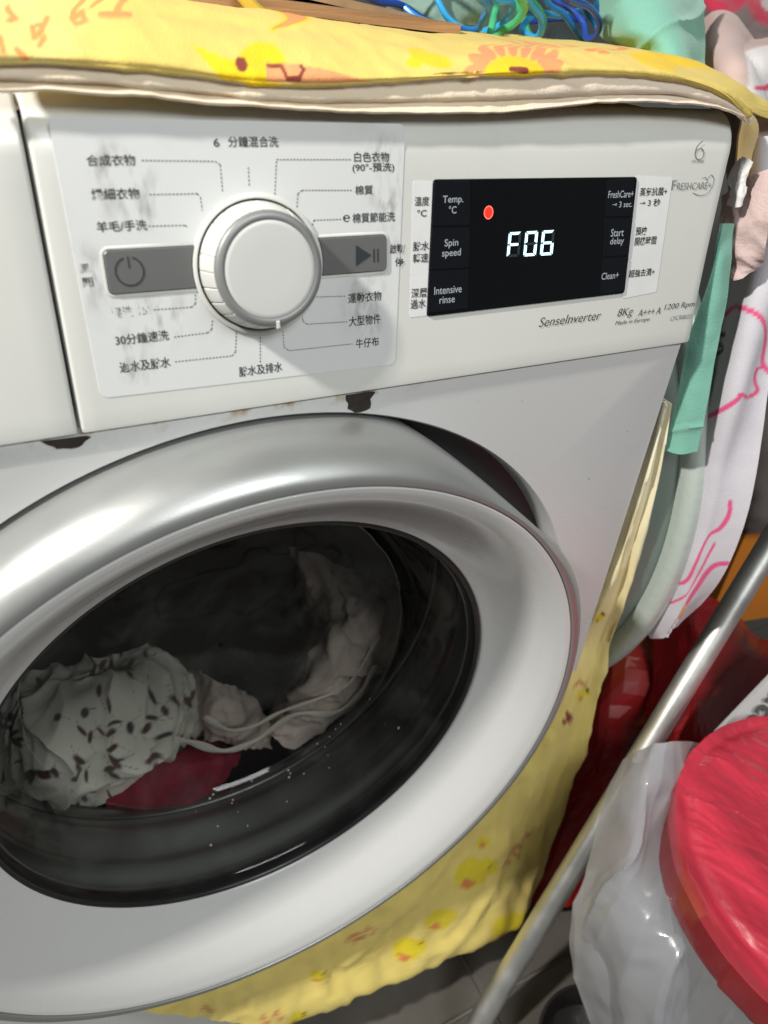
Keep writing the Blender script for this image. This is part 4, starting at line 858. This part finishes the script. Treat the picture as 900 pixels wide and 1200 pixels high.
# reads from upper right down to lower left, as the parcel lies
lx = -ex; ly = -ey
o0 = q0 + ex * (.0) ; GVw = []
kk = .033; og = U(909, 806, 'd', .73)
for v in GV: GVw.append(og + lx * (v[0] * kk * .92) + ly * (v[1] * kk) + ez * .0012)
mesh('lettering', GVw, GF, ink, box_w, smooth=False)
# steel pole
pol = mat('steel_tube', (.72, .72, .70), .3, metal=.9, bump=.06, bscale=90, var=.15, vscale=30, rvar=.2)
pA, pB = U(900, 642, 'd', .70), U(560, 1200, 'd', .752); dv = (pA - pB) / np.linalg.norm(pA - pB); tb = (pB[2] - .002) / dv[2]
mesh('metal_pole', *tube([pB - dv * tb, pB, pA, pA + dv * .9], .0113, 24, 1), pol, label='thin steel pole leaning diagonally across the lower right', cat='pole')
# bin with red film stretched over the top
LC = np.array([.5307, -.2258]); LR = .1483; LZ = .35
bn = root('covered_bin', (LC[0], LC[1], 0), 'round bin with its top wrapped in bright red plastic film', 'bin')
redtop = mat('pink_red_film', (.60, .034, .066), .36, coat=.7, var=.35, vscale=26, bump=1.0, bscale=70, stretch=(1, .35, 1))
V = []; NR, NA = 60, 480
rs = [LR * (k / 110) for k in range(1, 111)] + [LR + .0014, LR + .0018, LR + .002, LR + .0025, LR + .002, LR + .001] 
zs = [LZ] * 110 + [LZ - .003, LZ - .008, LZ - .018, LZ - .032, LZ - .045, LZ - .050]
A_ = np.linspace(0, 2 * math.pi, NA, endpoint=False); G = []
for rr, zz in zip(rs, zs): G.append(np.stack([LC[0] + rr * np.cos(A_), LC[1] + rr * np.sin(A_), np.full(NA, zz)], 1))
G = np.array(G); n2 = G.reshape(-1, 3)
w1 = fbm(np.stack([n2[:, 0] * 55 + n2[:, 1] * 25, n2[:, 1] * 16 - n2[:, 0] * 8, n2[:, 2] * 30], 1), 4, 161, True); edge = np.clip(1 - np.hypot(n2[:, 0] - LC[0], n2[:, 1] - LC[1]) / LR, 0, 1)
w2 = np.clip(1 - 5 * np.abs(noise3(np.stack([n2[:, 0] * 70 + n2[:, 1] * 30, n2[:, 1] * 22 - n2[:, 0] * 12, n2[:, 0] * 0], 1), 165)), 0, 1)
cr = creases(n2 * np.array([1, .45, 1]) + n2[:, [1, 0, 2]] * np.array([.5, 0, 0]), 34, 77, 8, .9)
n2[:, 2] += (w1 * .0020 + w2 * .0010 + cr * .0030) * np.clip(edge * 12, .15, 1) - .004 * np.exp(-((edge - .06) / .04) ** 2)
ang = np.arctan2(n2[:, 1] - LC[1], n2[:, 0] - LC[0]); out = fbm(np.stack([ang * 6, n2[:, 2] * 14, ang * 0], 1), 3, 162) * .0016 * (edge <= 0)
n2[:, 0] += np.cos(ang) * out; n2[:, 1] += np.sin(ang) * out
V = list(n2) + [np.array([LC[0], LC[1], LZ])]; Fq = grid(len(rs), NA, True) + [(NA * len(rs), (k + 1) % NA, k) for k in range(NA)]
ns = 112 * NA
mesh('red_film', list(V[:ns + NA]) + [V[-1]], [q[::-1] for q in Fq[:112 * NA]] + [(k, (k + 1) % NA, NA * 113) for k in range(NA)], redtop, bn, angle=40)
mesh('film_skirt', V[ns:NA * len(rs)], [q[::-1] for q in grid(len(rs) - 112, NA, True)], mat('shaded_red_film', (.27, .008, .016), .35, coat=.3, bump=.6, bscale=60, var=.3), bn, angle=75)  # darker red for film over the dark bin, with rim shade put into it
V, Fq = [], None
for rr, zz in ((LR - .006, LZ - .02), (LR - .008, .20), (LR - .022, .02), (LR - .024, .0)):
    for a in np.linspace(0, 2 * math.pi, 64, endpoint=False): V.append((LC[0] + rr * math.cos(a), LC[1] + rr * math.sin(a), zz))
mesh('bin_body', V, grid(4, 64, True), mat('dark_bin_plastic', (.05, .05, .055), .4), bn)
def bagmat():
    m = mat('white_bag_film', (.68, .69, .73), .24, coat=.5, bump=.7, bscale=34, stretch=(1, 1, .3), var=.06, vscale=20); nt = m.node_tree; p = nt.nodes['Principled BSDF']; L = nt.links.new
    o = [n for n in nt.nodes if n.type == 'OUTPUT_MATERIAL'][0]; t = nt.nodes.new('ShaderNodeBsdfTranslucent'); t.inputs[0].default_value = (.65, .66, .7, 1); tr = nt.nodes.new('ShaderNodeBsdfTransparent')
    a = nt.nodes.new('ShaderNodeMixShader'); a.inputs[0].default_value = .45; L(p.outputs[0], a.inputs[1]); L(t.outputs[0], a.inputs[2])
    b = nt.nodes.new('ShaderNodeMixShader'); b.inputs[0].default_value = .40; L(a.outputs[0], b.inputs[1]); L(tr.outputs[0], b.inputs[2]); L(b.outputs[0], o.inputs[0]); return m
bagm = bagmat()
def bagfold(amp, seed):
    def f(P, X):
        q = np.stack([X[:, 0] * .010, X[:, 1] * .006, X[:, 0] * 0], 1); th = np.arctan2(X[:, 0] - 800, np.maximum(X[:, 1] - 800, 20)); ds = np.clip(np.hypot(X[:, 0] - 800, X[:, 1] - 840) / 200, .15, 1)
        n1 = fbm(q, 2, seed); a1 = th * 9 + n1 * 2.2; a2 = th * 23 + n1 * 5 + X[:, 1] * .006
        w = .5 + .5 * noise3(q * 1.7 + 4, seed + 2)
        return amp * ds * (.9 * (1 - np.abs(np.sin(a1)) ** .6) + .28 * w * (1 - np.abs(np.sin(a2)) ** .7)) + amp * .5 * noise3(q * 1.5, seed + 5) + amp * .17 * creases(P, 22, seed, 6, .8)
    return f
wb = root('white_plastic_bag', U(740, 1180, 'z', .0), 'crumpled white plastic bag slumped against the red wrapped bin', 'plastic bag')
sheet('bag_front', [[(735, 892, 'd', .70), (760, 876, 'd', .66), (790, 869, 'd', .65), (822, 872, 'd', .70), (850, 890, 'd', .74)], [(706, 940, 'd', .69), (745, 925, 'd', .635), (785, 920, 'd', .64), (815, 930, 'd', .69), (840, 945, 'd', .74)],
      [(694, 990, 'd', .69), (735, 985, 'd', .63), (780, 985, 'd', .64), (820, 990, 'd', .68), (850, 1000, 'd', .72)], [(686, 1040, 'd', .69), (730, 1050, 'd', .63), (780, 1050, 'd', .625), (830, 1060, 'd', .64), (870, 1070, 'd', .68)],
      [(694, 1110, 'd', .69), (730, 1120, 'd', .63), (785, 1120, 'd', .61), (840, 1130, 'd', .62), (890, 1140, 'd', .65)], [(712, 1200, 'd', .70), (745, 1210, 'd', .64), (800, 1210, 'd', .615), (860, 1220, 'd', .62), (920, 1220, 'd', .65)], [(730, 1300, 'd', .70), (760, 1300, 'd', .66), (810, 1300, 'd', .64), (880, 1300, 'd', .64), (940, 1300, 'd', .66)]],
      bagm, 26, 26, .0006, bagfold(.011, 171), parent=wb, angle=40)
sheet('bag_back', [[(690, 1020, 'd', .72), (730, 1020, 'd', .70), (770, 1030, 'd', .70)], [(674, 1070, 'd', .715), (715, 1080, 'd', .67), (760, 1085, 'd', .67)], [(670, 1108, 'd', .71), (710, 1110, 'd', .665), (760, 1115, 'd', .67)], [(680, 1160, 'd', .71), (715, 1160, 'd', .665), (770, 1160, 'd', .67)], [(696, 1215, 'd', .71), (730, 1215, 'd', .67), (780, 1215, 'd', .67)], [(720, 1300, 'd', .72), (750, 1300, 'd', .68), (800, 1300, 'd', .68)]],
      bagm, 16, 16, .0006, bagfold(.006, 181), parent=wb, angle=75)
# white film hanging down round the bin under the red wrap
A_ = np.linspace(0, 2 * math.pi, 300, endpoint=False); G = []
for zz, rr in zip(np.linspace(LZ - .040, .004, 40), np.interp(np.linspace(0, 1, 40), [0, .1, .4, .8, 1], [.138, .143, .154, .154, .148])):
    q = np.stack([np.cos(A_) * 5 + zz * 2, np.sin(A_) * 5 - zz * 3, np.full(300, zz * 6)], 1); q2 = q + .4 * fbm(q, 2, 190)[:, None]
    G.append(np.stack([LC[0] + (rr + .005 * np.exp(-np.abs(noise3(q2, 191)) / .08)) * np.cos(A_), LC[1] + (rr + .005 * np.exp(-np.abs(noise3(q2, 191)) / .08)) * np.sin(A_), np.full(300, zz)], 1))
mesh('bin_liner', np.array(G).reshape(-1, 3), grid(40, 300, True), bagm, bn, angle=80)
# dark bowl on the floor at the very bottom
bc = U(700, 1235, 'z', .04)
V = []
for rr, zz in ((.03, .002), (.045, .004), (.055, .02), (.060, .045), (.061, .048), (.058, .048), (.052, .02), (.03, .008), (.001, .008)):
    for a in np.linspace(0, 2 * math.pi, 64, endpoint=False): V.append((bc[0] + rr * math.cos(a), bc[1] + rr * math.sin(a), zz))
mesh('black_bowl', V, grid(9, 64, True), mat('black_bowl_plastic', (.02, .018, .016), .3), label='small black bowl on the floor beside the white bag', cat='bowl')
